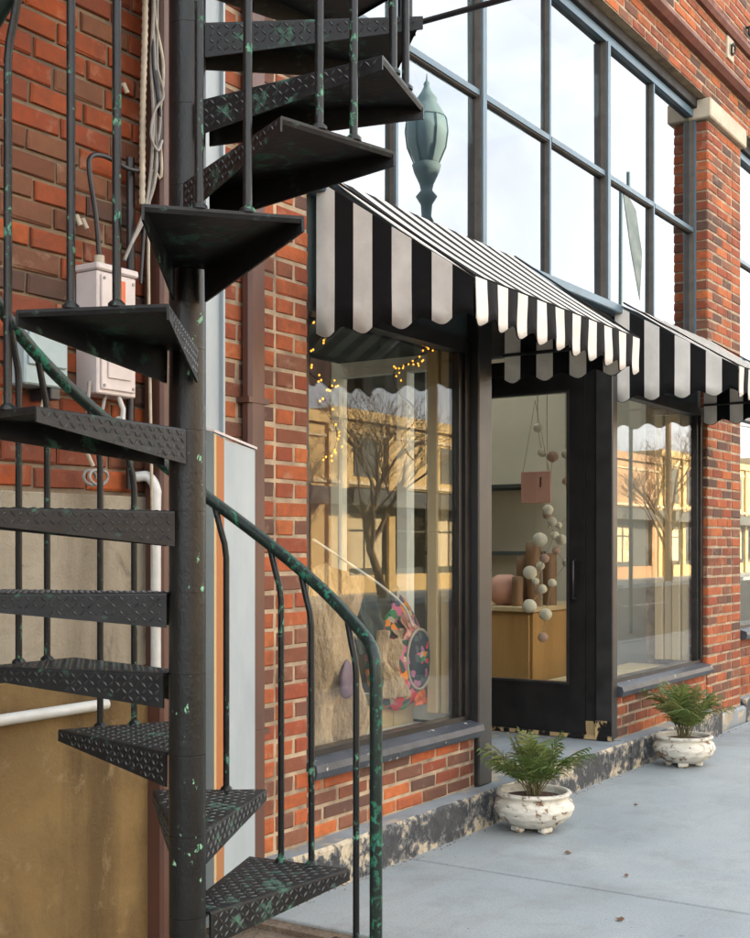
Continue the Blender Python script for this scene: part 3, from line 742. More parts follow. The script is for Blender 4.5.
# ================================================================== WALL FITTINGS BESIDE THE STAIR
ds = empty('downspout', (3.39, -.05, 0)); tag(ds, 'brown painted downspout running up the near brick pier', 'downspout')
m = MB(); m.cbox(3.315, 3.405, -.05, -.003, .0, 4.6, .012); m.build('pipe', 'brown', ds)
for z in (1.78, 2.35, .62): 
    m = MB(); m.box(3.302, 3.418, -.054, .0, z, z + .02); m.build('strap', 'brown', ds)
ds2 = empty('corner_pipe', (2.92, -.03, 0)); tag(ds2, 'brown square pipe in the corner behind the stair pole', 'downspout')
m = MB(); m.cbox(2.875, 2.965, -.05, .035, -.03, 6.2, .01); m.build('pipe', 'brown', ds2)
fl = empty('corner_flashing', (3.18, 0, 0)); tag(fl, 'pale grey sheet metal strip covering the joint between the two buildings', 'flashing')
m = MB(); m.box(3.125, 3.205, -.012, .0085, .0, 6.2); m.box(3.197, 3.207, -.028, -.0121, .0, 6.2); m.build('strip', 'metal_grey', fl)
# folded sheet metal panel standing against the pier
pn = empty('metal_panel', (3.29, -.1, 0)); tag(pn, 'tall pale blue grey sheet metal panel with a rust streak beside the downspout', 'panel')
def sheet(x0, y0, x1, y1, z0, za, zb, mat, name, t=.006):
    d = Vector((x1 - x0, y1 - y0, 0)).normalized(); nn = Vector((-d.y, d.x, 0)) * t
    m = MB(); m.prism([(x0, y0, z0), (x1, y1, z0), (x1, y1, zb), (x0, y0, za)], nn); return m.build(name, mat, pn)
sheet(3.166, -.058, 3.325, -.062, .02, 1.64, 1.615, 'metal_grey', 'face')
sheet(3.130, -.056, 3.1655, -.058, .02, 1.652, 1.641, 'rust', 'rust_streak')
sheet(3.118, -.0555, 3.1295, -.056, .02, 1.656, 1.652, 'tanpaint', 'edge_streak')
sheet(3.093, -.018, 3.1175, -.055, .02, 1.67, 1.657, 'metal_dark', 'flange')
m = MB(); m.prism([(3.088, -.02, 1.672), (3.114, -.062, 1.66), (3.329, -.069, 1.616), (3.329, -.053, 1.616), (3.12, -.047, 1.66), (3.098, -.012, 1.672)], (0, 0, .008)); m.build('top_edge', 'white_box', pn)
# electrical boxes and cables on the side wall
eb = empty('electrical_box', (2.69, -.03, 1.74)); tag(eb, 'tall off white electrical box with an orange strip on the brick wall', 'electrical box')
m = MB(); m.cbox(2.60, 2.762, -.048, .045, 1.737, 2.105, .004); m.build('housing', 'white_box', eb)
m = MB(); m.cbox(2.594, 2.768, -.056, .045, 2.106, 2.128, .005); m.build('lid', 'white_box', eb)
m = MB(); m.cbox(2.612, 2.752, -.055, -.0485, 1.75, 2.095, .003); m.build('door', 'white_box', eb)
m = MB(); m.cbox(2.635, 2.73, -.06, -.0555, 1.785, 1.92, .002); m.build('meter_plate', 'white_box', eb)
box('warning_strip', 'orange', (2.69, 2.707, -.0575, -.0555, 1.95, 2.085), eb)
for xx in (2.622, 2.742):
    for zz in (1.762, 2.083): m = MB(); m.tube([(xx, -.0545, zz), (xx, -.0575, zz)], .005, 8); m.build('screw', 'cable_grey', eb)
m = MB(); m.cbox(2.742, 2.7505, -.062, -.0552, 1.90, 1.96, .002); m.build('latch', 'cable_grey', eb)
m = MB(); m.lathe([(.016, 0), (.016, .03)], (2.645, -.01, 2.129), 12); m.build('cable_gland', 'cable_cream', eb)
jb = empty('junction_box', (2.41, 0, 1.8)); tag(jb, 'small pale blue junction box on the brick wall behind the handrail', 'junction box')
m = MB(); m.cbox(2.325, 2.485, -.05, .045, 1.735, 1.915, .005); m.build('housing', 'blue_box', jb)
m = MB(); m.cbox(2.335, 2.475, -.058, -.0505, 1.79, 1.905, .003); m.build('cover', 'blue_box', jb)
m = MB(); m.cbox(2.42, 2.455, -.05, .04, 1.70, 1.734, .003); m.build('gland', 'cable_black', jb)
def curve(pts, n=6):
    p = [Vector(q) for q in pts]; p = [p[0] * 2 - p[1]] + p + [p[-1] * 2 - p[-2]]; o = []
    for i in range(1, len(p) - 2):
        for k in range(n):
            t = k / n; a, b, c, d = p[i - 1], p[i], p[i + 1], p[i + 2]
            o.append(.5 * ((2 * b) + (c - a) * t + (2 * a - 5 * b + 4 * c - d) * t * t + (3 * b - a - 3 * c + d) * t ** 3))
    return o + [p[-2]]
def cable(name, pts, r, mat, label, cat='cable', group=None, n=7):
    m = MB(); m.tube(curve(pts), r, n); o = m.build(name, mat); return tag(o, label, cat, group)
cable('power_cable', [(2.645, -.01, 2.155), (2.63, -.012, 2.27), (2.60, -.015, 2.40), (2.61, -.012, 2.45), (2.67, -.012, 2.465), (2.76, -.014, 2.452), (2.83, -.02, 2.46)], .0075, 'cable_black', 'black cable rising from the tall electrical box to the cable bundle')
cb = empty('cable_bundle', (2.86, 0, 2.2)); tag(cb, 'loose bundle of grey and cream cables hanging down the wall corner', 'cables')
m = MB(); n_ = 150
pts = curve([(2.822, -.03, 3.3), (2.82, -.03, 2.95), (2.815, -.025, 2.65), (2.812, -.025, 2.35)], 24)
m.tube(pts, [.011 if i % 2 else .0085 for i in range(len(pts))], 8); m.build('flexible_conduit', 'cable_cream', cb)
for k, (mt, dx, zend, xend) in enumerate((('cable_grey', .03, 2.18, 2.74), ('cable_grey', .04, 2.2, 2.75), ('cable_cream', .05, .95, 2.862), ('cable_grey', .022, 2.16, 2.73), ('cable_black', .035, 2.1, 2.80))):
    q = random.Random(k)
    pp = [(2.82 + dx + q.uniform(-.012, .012), -.03 - q.uniform(0, .03), z) for z in (3.3, 3.0, 2.8, 2.62, 2.45)] + [(2.80 + dx * .7, -.03, 2.33), (xend, -.03, zend)]
    m = MB(); m.tube(curve(pp), .0055, 6); m.build('cable', mt, cb)
m = MB(); m.tube(curve([(2.85, -.055, 2.78), (2.865, -.065, 2.70), (2.83, -.06, 2.64), (2.815, -.06, 2.56), (2.84, -.065, 2.52), (2.865, -.06, 2.56)]), .0045, 6); m.build('cable_loop', 'cable_grey', cb)
cable('conduit', [(2.80, .015, 2.5), (2.802, .015, 2.2), (2.80, .015, 1.8), (2.80, .015, 1.46)], .014, 'cable_black', 'thin dark conduit running up the brick wall beside the tall electrical box', 'conduit')
cable('looped_wire', [(2.42, -.02, 1.70), (2.40, -.03, 1.64), (2.45, -.05, 1.66), (2.52, -.05, 1.64), (2.57, -.03, 1.57), (2.60, -.03, 1.52)], .0065, 'cable_cream', 'pale wire looping below the small junction box', 'wire')
cable('grey_wire', [(2.585, -.03, 1.77), (2.57, -.04, 1.66), (2.60, -.045, 1.60), (2.63, -.03, 1.66), (2.66, -.02, 1.74)], .006, 'cable_grey', 'grey wire sagging under the tall electrical box', 'wire')
cable('coiled_wire', [(2.60 + .03 * math.cos(t), -.01 - .004 * t, 1.485 + .022 * math.sin(t)) for t in [i * .6 for i in range(24)]], .005, 'cable_grey', 'small coil of wire on the bricks just above the stone base', 'wire')
cable('white_pipe', [(2.83, .02, 1.50), (2.855, -.01, 1.50), (2.868, -.03, 1.46), (2.868, -.03, 1.38), (2.868, -.03, .88)], .0165, 'pvc', 'white plastic pipe bending down the stone base beside the brown corner pipe', 'pipe', None, 12)
cable('wall_pipe', [(1.4, -.025, .795), (1.9, -.025, .797), (2.3, -.025, .80), (2.66, -.025, .803)], .017, 'pvc', 'pale blue white pipe running level along the tan lower wall', 'pipe', None, 12)
m = MB(); m.tube([(2.70, -.03, 1.66), (2.745, -.03, 1.64)], .022, 10); m.tube([(2.70, -.03, 1.745), (2.715, -.04, 1.70), (2.72, -.03, 1.64)], .008, 8)
tag(m.build('pipe_fitting', 'pvc'), 'small white pipe fitting below the tall electrical box', 'fitting')
for x, z in ((2.77, 2.72), (2.60, 2.26), (2.575, 2.265)):
    m = MB(); m.tube([(x, .05, z), (x, .01, z), (x + .008, .005, z - .025)], .008, 8); tag(m.build('wall_plug', 'cable_cream'), {2.77: 'white wall hook on the bricks beside the cable bundle', 2.60: 'pale plug in the bricks above the tall electrical box', 2.575: 'second pale plug above the tall electrical box, further from the cables'}[x], 'wall plug')

# ================================================================== POTTED PALMS
def make_pot(loc, label, rot=0):
    root = empty('planter', loc); tag(root, label, 'planter', 'whitewashed planters on the pavement'); root.rotation_euler = (0, 0, rot)
    prof = [(.085, .022), (.105, .025), (.135, .045), (.163, .075), (.174, .1), (.172, .125), (.160, .143), (.150, .150), (.152, .156), (.166, .162), (.170, .170), (.166, .178), (.152, .180), (.143, .174), (.140, .15), (.138, .148)]
    def fn(t, z):
        if .04 < z < .14:
            k = 13; ph = t * k + (math.pi if int(z / .032) % 2 else 0)
            return 1 + .034 * abs(math.sin(ph / 2)) + .02 * math.sin(z * 190 + 1.5 * math.sin(ph))
        return 1 + .006 * math.sin(7 * t + z * 30)
    prof2 = []
    for (r0, z0), (r1, z1) in zip(prof, prof[1:]):
        for k in range(3): prof2.append((r0 + (r1 - r0) * k / 3, z0 + (z1 - z0) * k / 3))
    prof2.append(prof[-1])
    m = MB(); m.lathe(prof2, (0, 0, 0), 78, fn=fn); m.build('bowl', 'pot', root, (0, 0, 0))
    for k in range(4):
        t = R(45 + 90 * k); m = MB(); m.cbox(-.03, .03, -.022, .022, 0, .035, .008); o = m.build('foot', 'pot', root, (.088 * math.cos(t), .088 * math.sin(t), 0)); o.rotation_euler = (0, 0, t + R(90))
    m = MB(); m.lathe([(.139, .14), (.138, .149), (.09, .155 + .004), (.03, .16)], (0, 0, 0), 22, fn=lambda t, z: 1 - .02 * abs(math.sin(5 * t))); m.build('soil', 'soil', root, (0, 0, 0))
    return root
def frond_mesh(seed, L, arch):
    q = random.Random(seed); m = MB(); m.cur = 0
    pts = []; N = 12
    for i in range(N + 1):
        t = i / N; pts.append(Vector((L * (t * .42 + .3 * t * t) * arch, 0, L * (t * 1.08 - .5 * arch * t * t))))
    m.tube(pts, [.009 * (1 - .75 * i / N) for i in range(N + 1)], 5, 1)
    m.cur = 0
    for i in range(3, N + 1):
        for k in range(2):
            t = (i + k / 2) / N
            if t > 1: continue
            j = min(N - 1, int(t * N)); p = pts[j].lerp(pts[j + 1], t * N - j); d = (pts[j + 1] - pts[j]).normalized()
            for s in (-1, 1):
                ln = L * (.30 * math.sin(math.pi * min(1, (t - .22) * 1.05 + .18)) + .07) * q.uniform(.85, 1.1)
                side = Vector((0, s, 0)); a = R(q.uniform(30, 58)); up_ = d.cross(Vector((0, 1, 0))) * -1
                dr_ = (d * math.cos(a) + side * math.sin(a)).normalized(); w_ = .0115
                wv = dr_.cross(up_).normalized() * w_; vs = []
                for e, wd in ((0, .35), (.3, 1), (.65, .8), (1, .05)):
                    c = p + dr_ * ln * e + Vector((0, 0, -.42 * ln * e * e + q.uniform(-.002, .002)))
                    vs += [c + wv * wd, c + up_ * .006, c - wv * wd]
                m.add(vs, [(i2 * 3 + a2, i2 * 3 + a2 + 1, i2 * 3 + a2 + 4, i2 * 3 + a2 + 3) for i2 in range(3) for a2 in range(2)])
    return m.mesh('frond', ['leaf', 'stem'])
def make_palm(loc, label, seed, nf, hmax):
    q = random.Random(seed); root = empty('palm_plant', loc); tag(root, label, 'plant', 'young palms in the planters')
    variants_ = [frond_mesh(seed * 10 + k, 1.0, .28 + .13 * k) for k in range(5)]
    for k in range(nf):
        kk = k / nf; v = int(kk * 4.99)
        o = link('frond', variants_[v], root, (q.uniform(-.028, .028), q.uniform(-.028, .028), -.005)); s = hmax * q.uniform(.8, 1.08) * (.95 + .25 * kk); o.scale = (s, s, s)
        o.rotation_euler = (q.uniform(-.22, .22), q.uniform(-.15, .3), k * 2.4 + q.uniform(-.3, .3))
    return root
make_pot((5.045, -.285, 0), 'whitewashed bowl planter in front of the entry step, closer to the staircase', .3)
make_palm((5.045, -.285, .155), 'bushy dark green palm in the planter closer to the staircase', 4, 36, .31)
make_pot((7.03, -.285, 0), 'whitewashed bowl planter beside the step below the far display window', 1.1)
make_palm((7.03, -.285, .155), 'spreading green palm in the planter below the far display window', 9, 28, .35)
# fallen leaves
for k, (x, y) in enumerate(((3.97, -1.138), (4.513, -.941), (4.72, -.603), (5.78, -.482))):
    q = random.Random(k); s = .008 + .005 * q.random(); m = MB()
    vs = [(math.cos(t) * s * (1.5 if i % 2 else .8), math.sin(t) * s, .003 + .004 * (i % 3)) for i, t in enumerate([j * math.pi / 4 for j in range(8)])]
    m.prism(vs, (0, 0, .0012)); o = m.build('fallen_leaf', 'dry_leaf', None, (x, y, .001)); o.rotation_euler = (0, 0, q.uniform(0, 6))
    tag(o, ('small brown leaf on the pavement, lowest in the picture', 'small brown leaf on the pavement close to the long joint', 'small brown leaf on the pavement just below the closer planter', 'small brown leaf on the pavement between the two planters')[k], 'leaf', 'fallen leaves on the pavement')

m = MB(); q = random.Random(31)
for k in range(420):
    x = 3.5 + 5.5 * q.random(); y = -.094 - abs(q.gauss(0, .018)); r = q.uniform(.0015, .0055); a = q.uniform(0, 3)
    if k > 330: x, y, r = q.uniform(3.4, 8.5), q.uniform(-1.6, -.15), q.uniform(.001, .003)
    m.add([(x + r * math.cos(a + i * 2.1) * 1.4, y + r * math.sin(a + i * 2.1), .0006) for i in range(3)] + [(x, y, r * .7)], [(0, 1, 3), (1, 2, 3), (2, 0, 3)])
tag(m.build('grit', 'dry_leaf'), 'fine brown grit gathered on the pavement along the step', 'grit', None, 'stuff')

# ================================================================== INSIDE THE NEAR WINDOW
def wavy(x0, x1, y, z0, z1, amp, seed, mat, name, parent=None, lean=0):
    q = random.Random(seed); m = MB(); nx, nz = 34, 34; ph = [q.uniform(0, 6) for _ in range(6)]; vs = []
    for j in range(nz + 1):
        for i in range(nx + 1):
            u, v = i / nx, j / nz
            top = z1 + .03 * math.sin(7 * u + ph[0]) - .05 * abs(u - .4)
            x = x0 + (x1 - x0) * u + .012 * math.sin(9 * v + ph[1]); z = z0 + (top - z0) * v
            x += lean * v; yy = y + amp * (math.sin(13 * u + 2.2 * v + ph[2]) * .6 + math.sin(23 * u - 3 * v + ph[3]) * .3 + math.sin(9 * v + 5 * u + ph[4]) * .35 + abs(math.sin(17 * u + 7 * v + ph[5])) * .3 - abs(math.sin(11 * v - 8 * u + ph[0])) * .25)
            vs.append((x, yy, z))
    W = nx + 1; K = len(vs); vs2 = vs + [(x, y_ + .004, z) for x, y_, z in vs]
    f1 = [(j * W + i, j * W + i + 1, (j + 1) * W + i + 1, (j + 1) * W + i) for j in range(nz) for i in range(nx)]
    f2 = [tuple(K + k for k in reversed(f)) for f in f1]
    rim = [i for i in range(W)] + [j * W + nx for j in range(1, nz + 1)] + [nz * W + i for i in range(nx - 1, -1, -1)] + [j * W for j in range(nz - 1, 0, -1)]
    f3 = [(rim[i], K + rim[i], K + rim[(i + 1) % len(rim)], rim[(i + 1) % len(rim)]) for i in range(len(rim))]
    m.smooth = True; m.add(vs2, f1 + f2 + f3); return m.build(name, mat, parent)
tag(wavy(4.06, 4.50, .27, .442, 1.19, .055, 2, 'kraft', 'paper_drape'), 'crumpled brown kraft paper draped in the near display window', 'paper')
def blob(name, mat, c, rx, ry, rz, amp, seed, parent=None, n=20, taper=0):
    q = random.Random(seed); ph = [q.uniform(0, 6) for _ in range(5)]; m = MB(); m.smooth = True; vs = []; h = n // 2
    for j in range(h + 1):
        th = math.pi * j / h
        for i in range(n):
            t = 2 * math.pi * i / n; s = 1 + amp * (math.sin(3 * t + ph[0] + th) + math.sin(5 * t - 2 * th + ph[1]) * .6 + math.sin(4 * th + ph[2]) * .5)
            k = 1 - taper * max(0, math.cos(th))
            vs.append((c[0] + rx * s * k * math.sin(th) * math.cos(t), c[1] + ry * s * k * math.sin(th) * math.sin(t), c[2] + rz * math.cos(th)))
    fs = [(j * n + i, (j + 1) * n + i, (j + 1) * n + (i + 1) % n, j * n + (i + 1) % n) for j in range(h) for i in range(n)]
    m.add(vs, fs); return m.build(name, mat, parent)
bg_ = empty('cloth_bag', (4.8, .3, .6)); tag(bg_, 'patchwork cloth bag with a round embroidered medallion hanging in the near window', 'bag')
blob('pouch', 'bag', (4.83, .30, .79), .23, .10, .27, .06, 5, bg_, 36, .62)
blob('medallion', 'medallion', (4.87, .215, .76), .105, .016, .135, .02, 6, bg_, 24)
m = MB(); m.tube([(4.87 + .108 * math.cos(t), .214, .76 + .139 * math.sin(t)) for t in [i * math.pi / 14 for i in range(29)]], .0075, 6); m.build('medallion_trim', 'bag_grey', bg_)
wavy(4.60, 4.78, .22, .60, .90, .03, 8, 'kraft', 'flap', bg_, -.06)
wavy(4.50, 4.76, .30, .80, 1.05, .025, 11, 'bag_dark', 'dark_lining', bg_, -.07)
wavy(4.76, 4.86, .228, .86, .97, .012, 14, 'pink', 'pink_patch', bg_, -.02)
wavy(4.84, 4.97, .225, .545, .615, .012, 15, 'orange', 'orange_patch', bg_, .02)
m = MB(); m.tube(curve([(4.02, .2, 1.31), (4.25, .2, 1.22), (4.5, .2, 1.12), (4.70, .2, 1.02), (4.79, .2, .92)]), .0055, 6); m.build('strap', 'pvc', bg_)  # white cord made up as a strap for a thin pale line on the glass
m = MB(); m.tube(curve([(4.80, .31, 1.0), (4.77, .30, 1.07), (4.80, .29, 1.09)]), .012, 6); m.build('gathered_top', 'bag_dark', bg_)
o = blob('plum_pouch', 'plum', (4.28, .215, .72), .06, .022, .085, .1, 21, None, 18, .5); tag(o, 'small dark plum pouch hanging in front of the kraft paper', 'pouch')
o = MB(); o.box(4.50, 5.02, .34, .58, .441, .56); o.box(4.66, 4.665, .336, .3399, .445, .555); o.box(4.84, 4.845, .336, .3399, .445, .555); tag(o.build('display_crate', 'cream'), 'low pale wooden crate under the patchwork bag', 'crate')
pf = empty('picture_frame', (5.0, 1.55, 1.95)); tag(pf, 'small pale blue frame hung on the plum wall of the near window', 'frame')
m = MB(); y0 = 1.0
for b in ((4.85, 5.045, y0, y0 + .03, 1.93, 1.965), (4.87, 5.025, y0, y0 + .03, 2.12, 2.145), (4.86, 4.885, y0, y0 + .03, 1.966, 2.119), (5.005, 5.03, y0, y0 + .03, 1.966, 2.119)): m.box(*b)
m.build('moulding', 'blue_box', pf); box('picture', 'bag_dark', (4.886, 5.004, y0 + .012, y0 + .02, 1.967, 2.118), pf); box('post', 'purple_wall', (4.93, 4.96, 1.031, 1.06, .45, 2.1), pf)
# fairy lights
def fairy(label, path, seed):
    q = random.Random(seed); root = empty('string_lights', path[0]); tag(root, label, 'string lights', 'fairy lights in the near window')
    c = curve(path, 10); m = MB(); m.tube(c, .003, 5); m.build('wire', 'cable_black', root)
    m = MB(); m.smooth = True
    for i, p in enumerate(c):
        if i % 5 == 2 or q.random() < .16:
            d = Vector((q.uniform(-.02, .02), q.uniform(-.03, 0), q.uniform(-.02, .02))); e = p + d
            m.lathe([(.001, -.0045), (.004, -.0015), (.004, .002), (.001, .005)], e, 6)
    o = m.build('bulbs', 'bulb', root); o['kind'] = 'stuff'
fairy('fairy lights winding down the middle of the near window', [(4.739, .14, 2.22), (4.776, .14, 2.2), (4.831, .14, 2.18), (4.772, .14, 2.16), (4.73, .14, 2.13), (4.667, .14, 2.1), (4.58, .14, 2.07), (4.533, .14, 2.04), (4.554, .15, 1.99)], 3)
fairy('fairy lights looping beside the near brick pier', [(3.92, .14, 2.16), (3.972, .14, 2.167), (4.033, .14, 2.174), (3.95, .14, 2.08), (3.907, .14, 1.98), (3.981, .14, 1.944), (4.03, .14, 1.925), (4.074, .14, 1.936), (4.04, .14, 1.906), (3.97, .14, 1.867), (4.06, .14, 1.80), (4.104, .14, 1.742), (4.071, .14, 1.666), (3.939, .14, 1.618)], 5)
cable('bare_twig', [(4.554, .15, 2.0), (4.60, .15, 1.957), (4.726, .15, 1.903), (4.714, .15, 1.835), (4.613, .15, 1.767), (4.66, .15, 1.70), (4.73, .15, 1.665)], .004, 'bark', 'bare dark twig hanging below the fairy lights in the near window', 'twig')

# ================================================================== INSIDE THE DOOR
gar_sign = empty('hanging_sign', (6.72, .62, 1.6)); tag(gar_sign, 'blank dusty pink square sign hung on a string behind the door glass', 'sign')
m = MB(); m.cbox(6.70, 6.712, .415, .612, 1.545, 1.735, .003); m.build('board', 'pink', gar_sign)
m = MB(); m.tube([(6.706, .60, 1.735), (6.706, .52, 2.16), (6.706, .428, 1.735)], .0035, 5); m.build('string', 'string', gar_sign)
m = MB(); m.tube([(6.698, .48, 1.64), (6.698, .478, 1.70)], .005, 6); m.build('mark', 'soil', gar_sign)
def pom_on(zx, zy):    # the garland hangs in the plane x = 6.9 just inside the door
    px, py = 470 + zx / 2.93, 380 + zy / 2.93
    u = (px - 375) / 1230; x = 6.9; q = x * (.5514 - .8342 * u) / (.8342 + .5514 * u); Z = .8342 * x + .5514 * q
    return Vector((x, q - DIST, EYE + (548 - py) * Z / 1230)), Z / 1230 / 2.93
poms = [[(198, 140, 14), (210, 212, 14), (238, 224, 17), (228, 380, 16), (238, 415, 15), (200, 468, 22), (218, 523, 14), (190, 590, 11), (208, 612, 14), (174, 662, 21)],
        [(270, 215, 14), (268, 295, 11), (280, 395, 9), (250, 425, 10), (255, 468, 17), (238, 500, 12), (272, 537, 12), (228, 595, 13), (207, 688, 19), (203, 755, 15)],
        [(205, 393, 14), (226, 455, 13), (182, 545, 13), (155, 565, 21), (176, 620, 11)]]
gl = ('pom pom garland of cream wool balls hanging behind the pink sign', 'pom pom garland nearest the door edge with a white ball at its foot', 'short pom pom garland hanging lowest towards the shelf')
for gi, lst in enumerate(poms):
    pts = []; root = None
    for k, (a, b, s) in enumerate(lst):
        p, sc_ = pom_on(a, b); p.x += .05 * gi + .01 * (k % 3)
        if root is None: root = empty('pompom_garland', p); tag(root, gl[gi], 'garland', 'pom pom garlands behind the door')
        s *= 1.02
        blob('pompom', 'pom_pink' if (k + gi) % 4 == 2 else 'pom_white', p, s * sc_, s * sc_, s * sc_ * .95, .05, k + gi * 10, root, 16); pts.append(p)
    m = MB(); m.tube([Vector((pts[0].x, pts[0].y, 2.3))] + pts, .0025, 5); m.build('string', 'string', root)
cab = empty('cabinet', (7.9, 1.2, .15)); tag(cab, 'pale oak cabinet standing inside the shop behind the door', 'cabinet')
m = MB(); m.box(7.55, 8.5, .95, 2.0, .152, .84); m.build('carcass', 'wood', cab)
m = MB(); m.cbox(7.50, 8.55, .92, 2.05, .8405, .875, .004); m.build('top', 'cream', cab)
for y0 in (.97, 1.32, 1.67): box('door', 'wood', (7.532, 7.549, y0, y0 + .32, .17, .82), cab, .004)
for k, (x, y, h, r) in enumerate(((7.75, 1.12, .34, .05), (7.72, 1.03, .44, .055), (7.9, .99, .36, .05), (7.62, 1.1, .2, .04))):
    m = MB(); m.lathe([(r, 0), (r * .96, h * .4), (r * 1.02, h * .8), (r * .95, h), (r * .3, h + .004)], (x, y, .876), 14); o = m.build('wooden_pillar', 'dark_wood')
    tag(o, ('mid height wooden pillar candle stand on the oak cabinet', 'tallest wooden pillar candle stand on the oak cabinet', 'rear wooden pillar candle stand on the oak cabinet', 'shortest wooden pillar candle stand on the oak cabinet')[k], 'candle stand', 'wooden pillars on the cabinet')
m = MB(); m.lathe([(.06, 0), (.12, .05), (.135, .11), (.1, .18), (.055, .21), (.045, .212)], (7.72, 1.25, .876), 20, fn=lambda t, z: 1 + .05 * math.sin(3 * t)); tag(m.build('pink_vase', 'pink'), 'rounded dusty pink vase on the oak cabinet', 'vase')
sh = empty('wall_shelf', (8.7, 1.9, 1.2)); tag(sh, 'dark green wall shelf inside the shop seen through the door', 'shelf')
box('board', 'teal', (8.45, 8.898, 1.5, 2.66, 1.22, 1.25), sh); box('board', 'teal', (8.45, 8.898, 1.5, 2.66, 1.74, 1.765), sh)
m = MB(); m.cbox(8.55, 8.62, 1.98, 2.16, 1.2505, 1.5, .004); tag(m.build('dark_canister', 'black'), 'dark square canister on the shop shelf', 'canister')
sp = empty('snake_plant', (8.6, 2.4, 1.25)); tag(sp, 'small upright leafed plant on the shop shelf', 'plant')
m = MB(); m.lathe([(.04, 0), (.05, .08), (.05, .085)], (8.6, 2.36, 1.251), 14); m.build('pot', 'black', sp)
for k in range(6):
    t = k * 1.05; m = MB(); b = Vector((8.6, 2.36, 1.33)); d = Vector((math.cos(t) * .05, math.sin(t) * .07, .26 + .03 * (k % 3)))
    m.prism([b + Vector((0, -.012, 0)), b + d * .5 + Vector((0, -.02, 0)), b + d, b + d * .5 + Vector((0, .02, 0)), b + Vector((0, .012, 0))], (.003, 0, 0)); m.build('leaf', 'leaf', sp)

# ================================================================== ACROSS THE STREET (seen in the window reflections)
def shop_row(x0, x1, h, wall, label, k):
    b = empty('street_building', ((x0 + x1) / 2, -20, 0)); tag(b, label, 'building', 'low buildings across the street')
    m = MB(); m.box(x0, x1, -26, -16.6, 3.0, h); m.box(x0, x0 + .6, -26, -16.6, 0, 2.999); m.box(x1 - .6, x1, -26, -16.6, 0, 2.999); m.box(x0 + .6, x1 - .6, -26, -16.62, 0, .5); m.build('wall', wall, b)
    m = MB(); m.box(x0 - .05, x1 + .05, -16.6, -16.45, h - .25, h + .05); m.build('cornice', wall, b)
    m = MB(); m.box(x0 + .6, x1 - .6, -17.4, -16.75, .5, 2.999); m.build('shopfront', 'dark_shop', b)
    m = MB(); m.box(x0 + .2, x1 - .2, -16.6, -15.9, 2.45, 2.9); m.build('shop_awning', 'dark_shop', b)
    m = MB(); m.box(x0, x1, -16.6, -16.53, 3.05, 3.15); m.box(x0, x1, -16.6, -16.54, h - .62, h - .55); m.build('band_course', 'pale_wall', b)
    n = int((x1 - x0 - 1) / 2.4)
    for i in range(n):
        a = x0 + .9 + i * 2.4; box('shop_window', 'pale_wall' if (i + k) % 2 else 'glass_up', (a, a + 1.9, -16.74, -16.70, .7, 2.25), b)  # alternate windows in pale cream stand in for bright, lit glass
        box('pilaster', wall, (a - .42, a - .08, -16.6, -16.5, 0, h - .3), b)
        m = MB(); m.box(a + .93, a + .97, -16.70, -16.67, .7, 2.25); m.box(a, a + 1.9, -16.70, -16.67, 1.75, 1.8); m.build('mullion', 'dark_shop', b)
        if (i + k) % 3 != 1: box('upper_window', 'dark_shop', (a + .3, a + 1.5, -16.6, -16.57, 3.3, h - .7), b)
row = [(-8, 6, 5.2, 'red_wall', 'low red brick building across the street, first of the row'), (6.2, 17, 6.0, 'pale_wall', 'tall cream rendered building across the street'), (17.2, 27, 4.9, 'gold_wall', 'buff brick building across the street beside the cream one'),
       (27.2, 39, 5.1, 'gold_wall', 'wide buff brick building in the middle of the far row'), (39.2, 52, 5.2, 'red_wall', 'red brick building across the street between two buff ones'), (52.2, 70, 5.6, 'gold_wall', 'long buff building towards the end of the far row'), (70.2, 95, 6.4, 'pale_wall', 'cream building closing the far row')]
for k, r in enumerate(row): shop_row(*r, k)
def bare_tree(loc, h, seed, label):
    q = random.Random(seed); root = empty('bare_tree', loc); tag(root, label, 'tree', 'bare street trees across the road'); tr = MB(); cr = MB()
    def grow(m, p, d, L, r, lev):
        pts = [Vector(p)]; dd = Vector(d)
        for i in range(4):
            dd = (dd + Vector((q.uniform(-.18, .18), q.uniform(-.18, .18), q.uniform(-.04, .14)))).normalized(); pts.append(pts[-1] + dd * L / 4)
        m.tube(pts, [r * (1 - .12 * i) for i in range(5)], 6 if lev < 2 else 4, cap=False)
        if lev >= 6: return
        for k in range(3 if lev else 5):
            t = q.uniform(.45, 1); j = min(3, int(t * 4)); b = pts[j].lerp(pts[j + 1], t * 4 - j)
            a = q.uniform(0, 6.28); e = (dd + Vector((math.cos(a), math.sin(a), q.uniform(-.1, .5))) * .75).normalized()
            grow(cr, b, e, L * q.uniform(.6, .8), max(.005, r * .5), lev + 1)
    grow(tr, Vector(loc), Vector((0, 0, 1)), h * .36, .14, 0)
    tr.build('trunk', 'bark', root); cr.build('crown', 'bark', root)
bare_tree((26.2, -14.2, 0), 7.0, 4, 'bare leafless tree across the street, nearest of the three to the cream building')
bare_tree((36, -14.4, 0), 6.2, 8, 'bare leafless tree across the street, middle one of the three')
bare_tree((47, -14.2, 0), 6.6, 12, 'bare leafless tree across the street, last of the three along the far row')
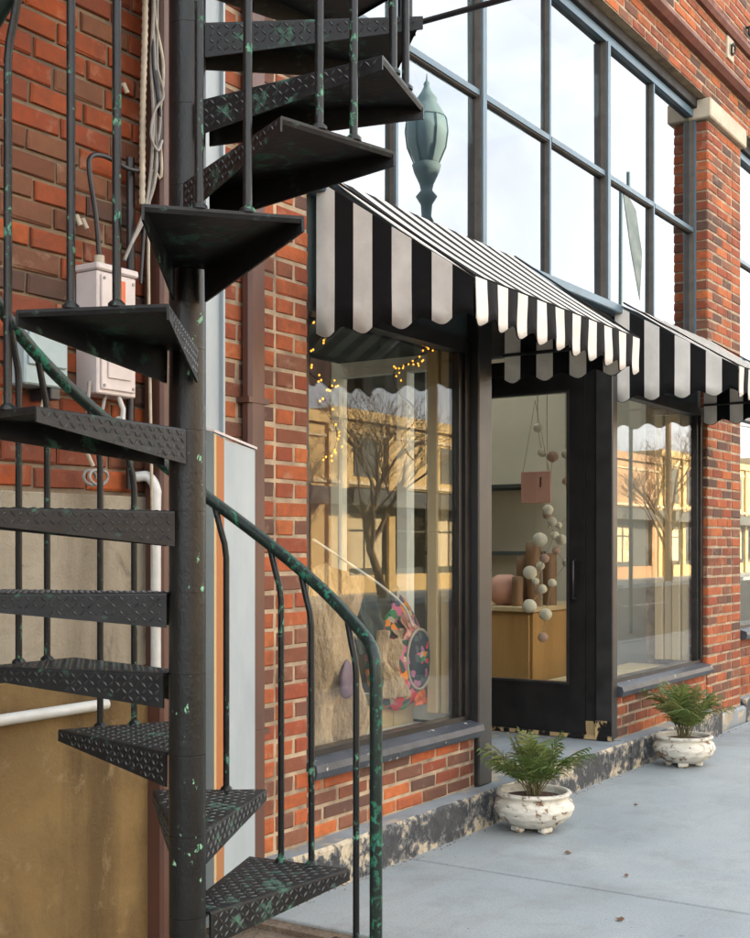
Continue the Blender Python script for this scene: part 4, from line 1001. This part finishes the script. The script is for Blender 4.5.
def street_lamp(loc, label):
    root = empty('street_lamp', loc); tag(root, label, 'street lamp', 'street lamps along the kerb'); x, y, z = loc
    m = MB(); m.lathe([(.17, -.14), (.17, -.02), (.13, 0), (.13, .2), (.09, .3), (.07, .6), (.06, .7), (.05, 4.4), (.075, 4.45), (.05, 4.5), (.06, 4.62), (.11, 4.7), (.06, 4.76), (.07, 4.82), (.13, 4.95), (.15, 5.02), (.12, 5.04)], loc, 20); m.build('post', 'lamp_green', root)
    m = MB(); m.lathe([(.12, 5.045), (.19, 5.2), (.21, 5.36), (.19, 5.5), (.13, 5.6)], loc, 20); m.build('globe', 'lamp_glass', root)
    m = MB(); m.lathe([(.2, 5.50), (.14, 5.605), (.10, 5.66), (.11, 5.69), (.06, 5.76), (.03, 5.82), (.035, 5.85), (.012, 5.88), (.004, 5.95)], loc, 20); m.build('finial', 'lamp_green', root)
    for k in range(6):
        t = k * math.pi / 3; m = MB(); m.tube([(x + r * math.cos(t), y + r * math.sin(t), zz + z) for r, zz in ((.125, 5.03), (.197, 5.2), (.217, 5.36), (.2, 5.5))], .008, 5); m.build('rib', 'lamp_green', root)
street_lamp((10.72, -3.5, .14), 'dark green acorn street lamp at the kerb, reflected in the upper window')
fp = empty('flagpole', (19.3, -5.0, -.14)); tag(fp, 'slim pole with a blue grey drooping flag across the road edge', 'flagpole')
m = MB(); m.tube([(19.3, -4.8, -.14), (19.3, -4.8, 7.5)], .035, 8); m.build('pole', 'lamp_green', fp)
m = MB(); vs = [(19.32, -4.8, 7.3), (19.9, -4.78, 7.0), (20.15, -4.76, 6.3), (20.1, -4.78, 5.5), (19.7, -4.8, 6.35)]; m.prism(vs, (0, .01, 0)); m.build('cloth', 'flag', fp)
for k, x in enumerate((20, 46)):
    u = empty('utility_pole', (x, -13.9, 0)); tag(u, ('wooden utility pole across the street before the first buff building', 'wooden utility pole further along the far pavement')[k], 'utility pole', 'utility poles across the street')
    m = MB(); m.tube([(x, -13.9, 0), (x, -13.9, 9)], [.15, .1], 8); m.build('post', 'wood_pole', u); m = MB(); m.box(x - .06, x + .06, -15.0, -12.8, 8.2, 8.35); m.build('crossarm', 'wood_pole', u)
for k, (dy, z) in enumerate(((-1, 8.37), (0.0, 7.6), (1, 8.37))):
    m = MB(); m.tube([(x, -13.9 + dy, z - 1.2 * (1 - ((x - 33) / 40) ** 2)) for x in range(-7, 74, 4)], .02, 5)
    tag(m.build('overhead_wire', 'cable_black'), ('overhead wire on the far side of the utility poles', 'lowest overhead wire along the utility poles', 'overhead wire on the road side of the utility poles')[k], 'wire', 'overhead wires across the street')
# unseen block added beyond the shop so no sun leaks onto the street
m = MB(); m.box(14.2, 60, .0, 6, 0, 6.6); tag(m.build('end_building', 'red_wall'), 'plain unseen building further along the same pavement, added to block sun', 'building')
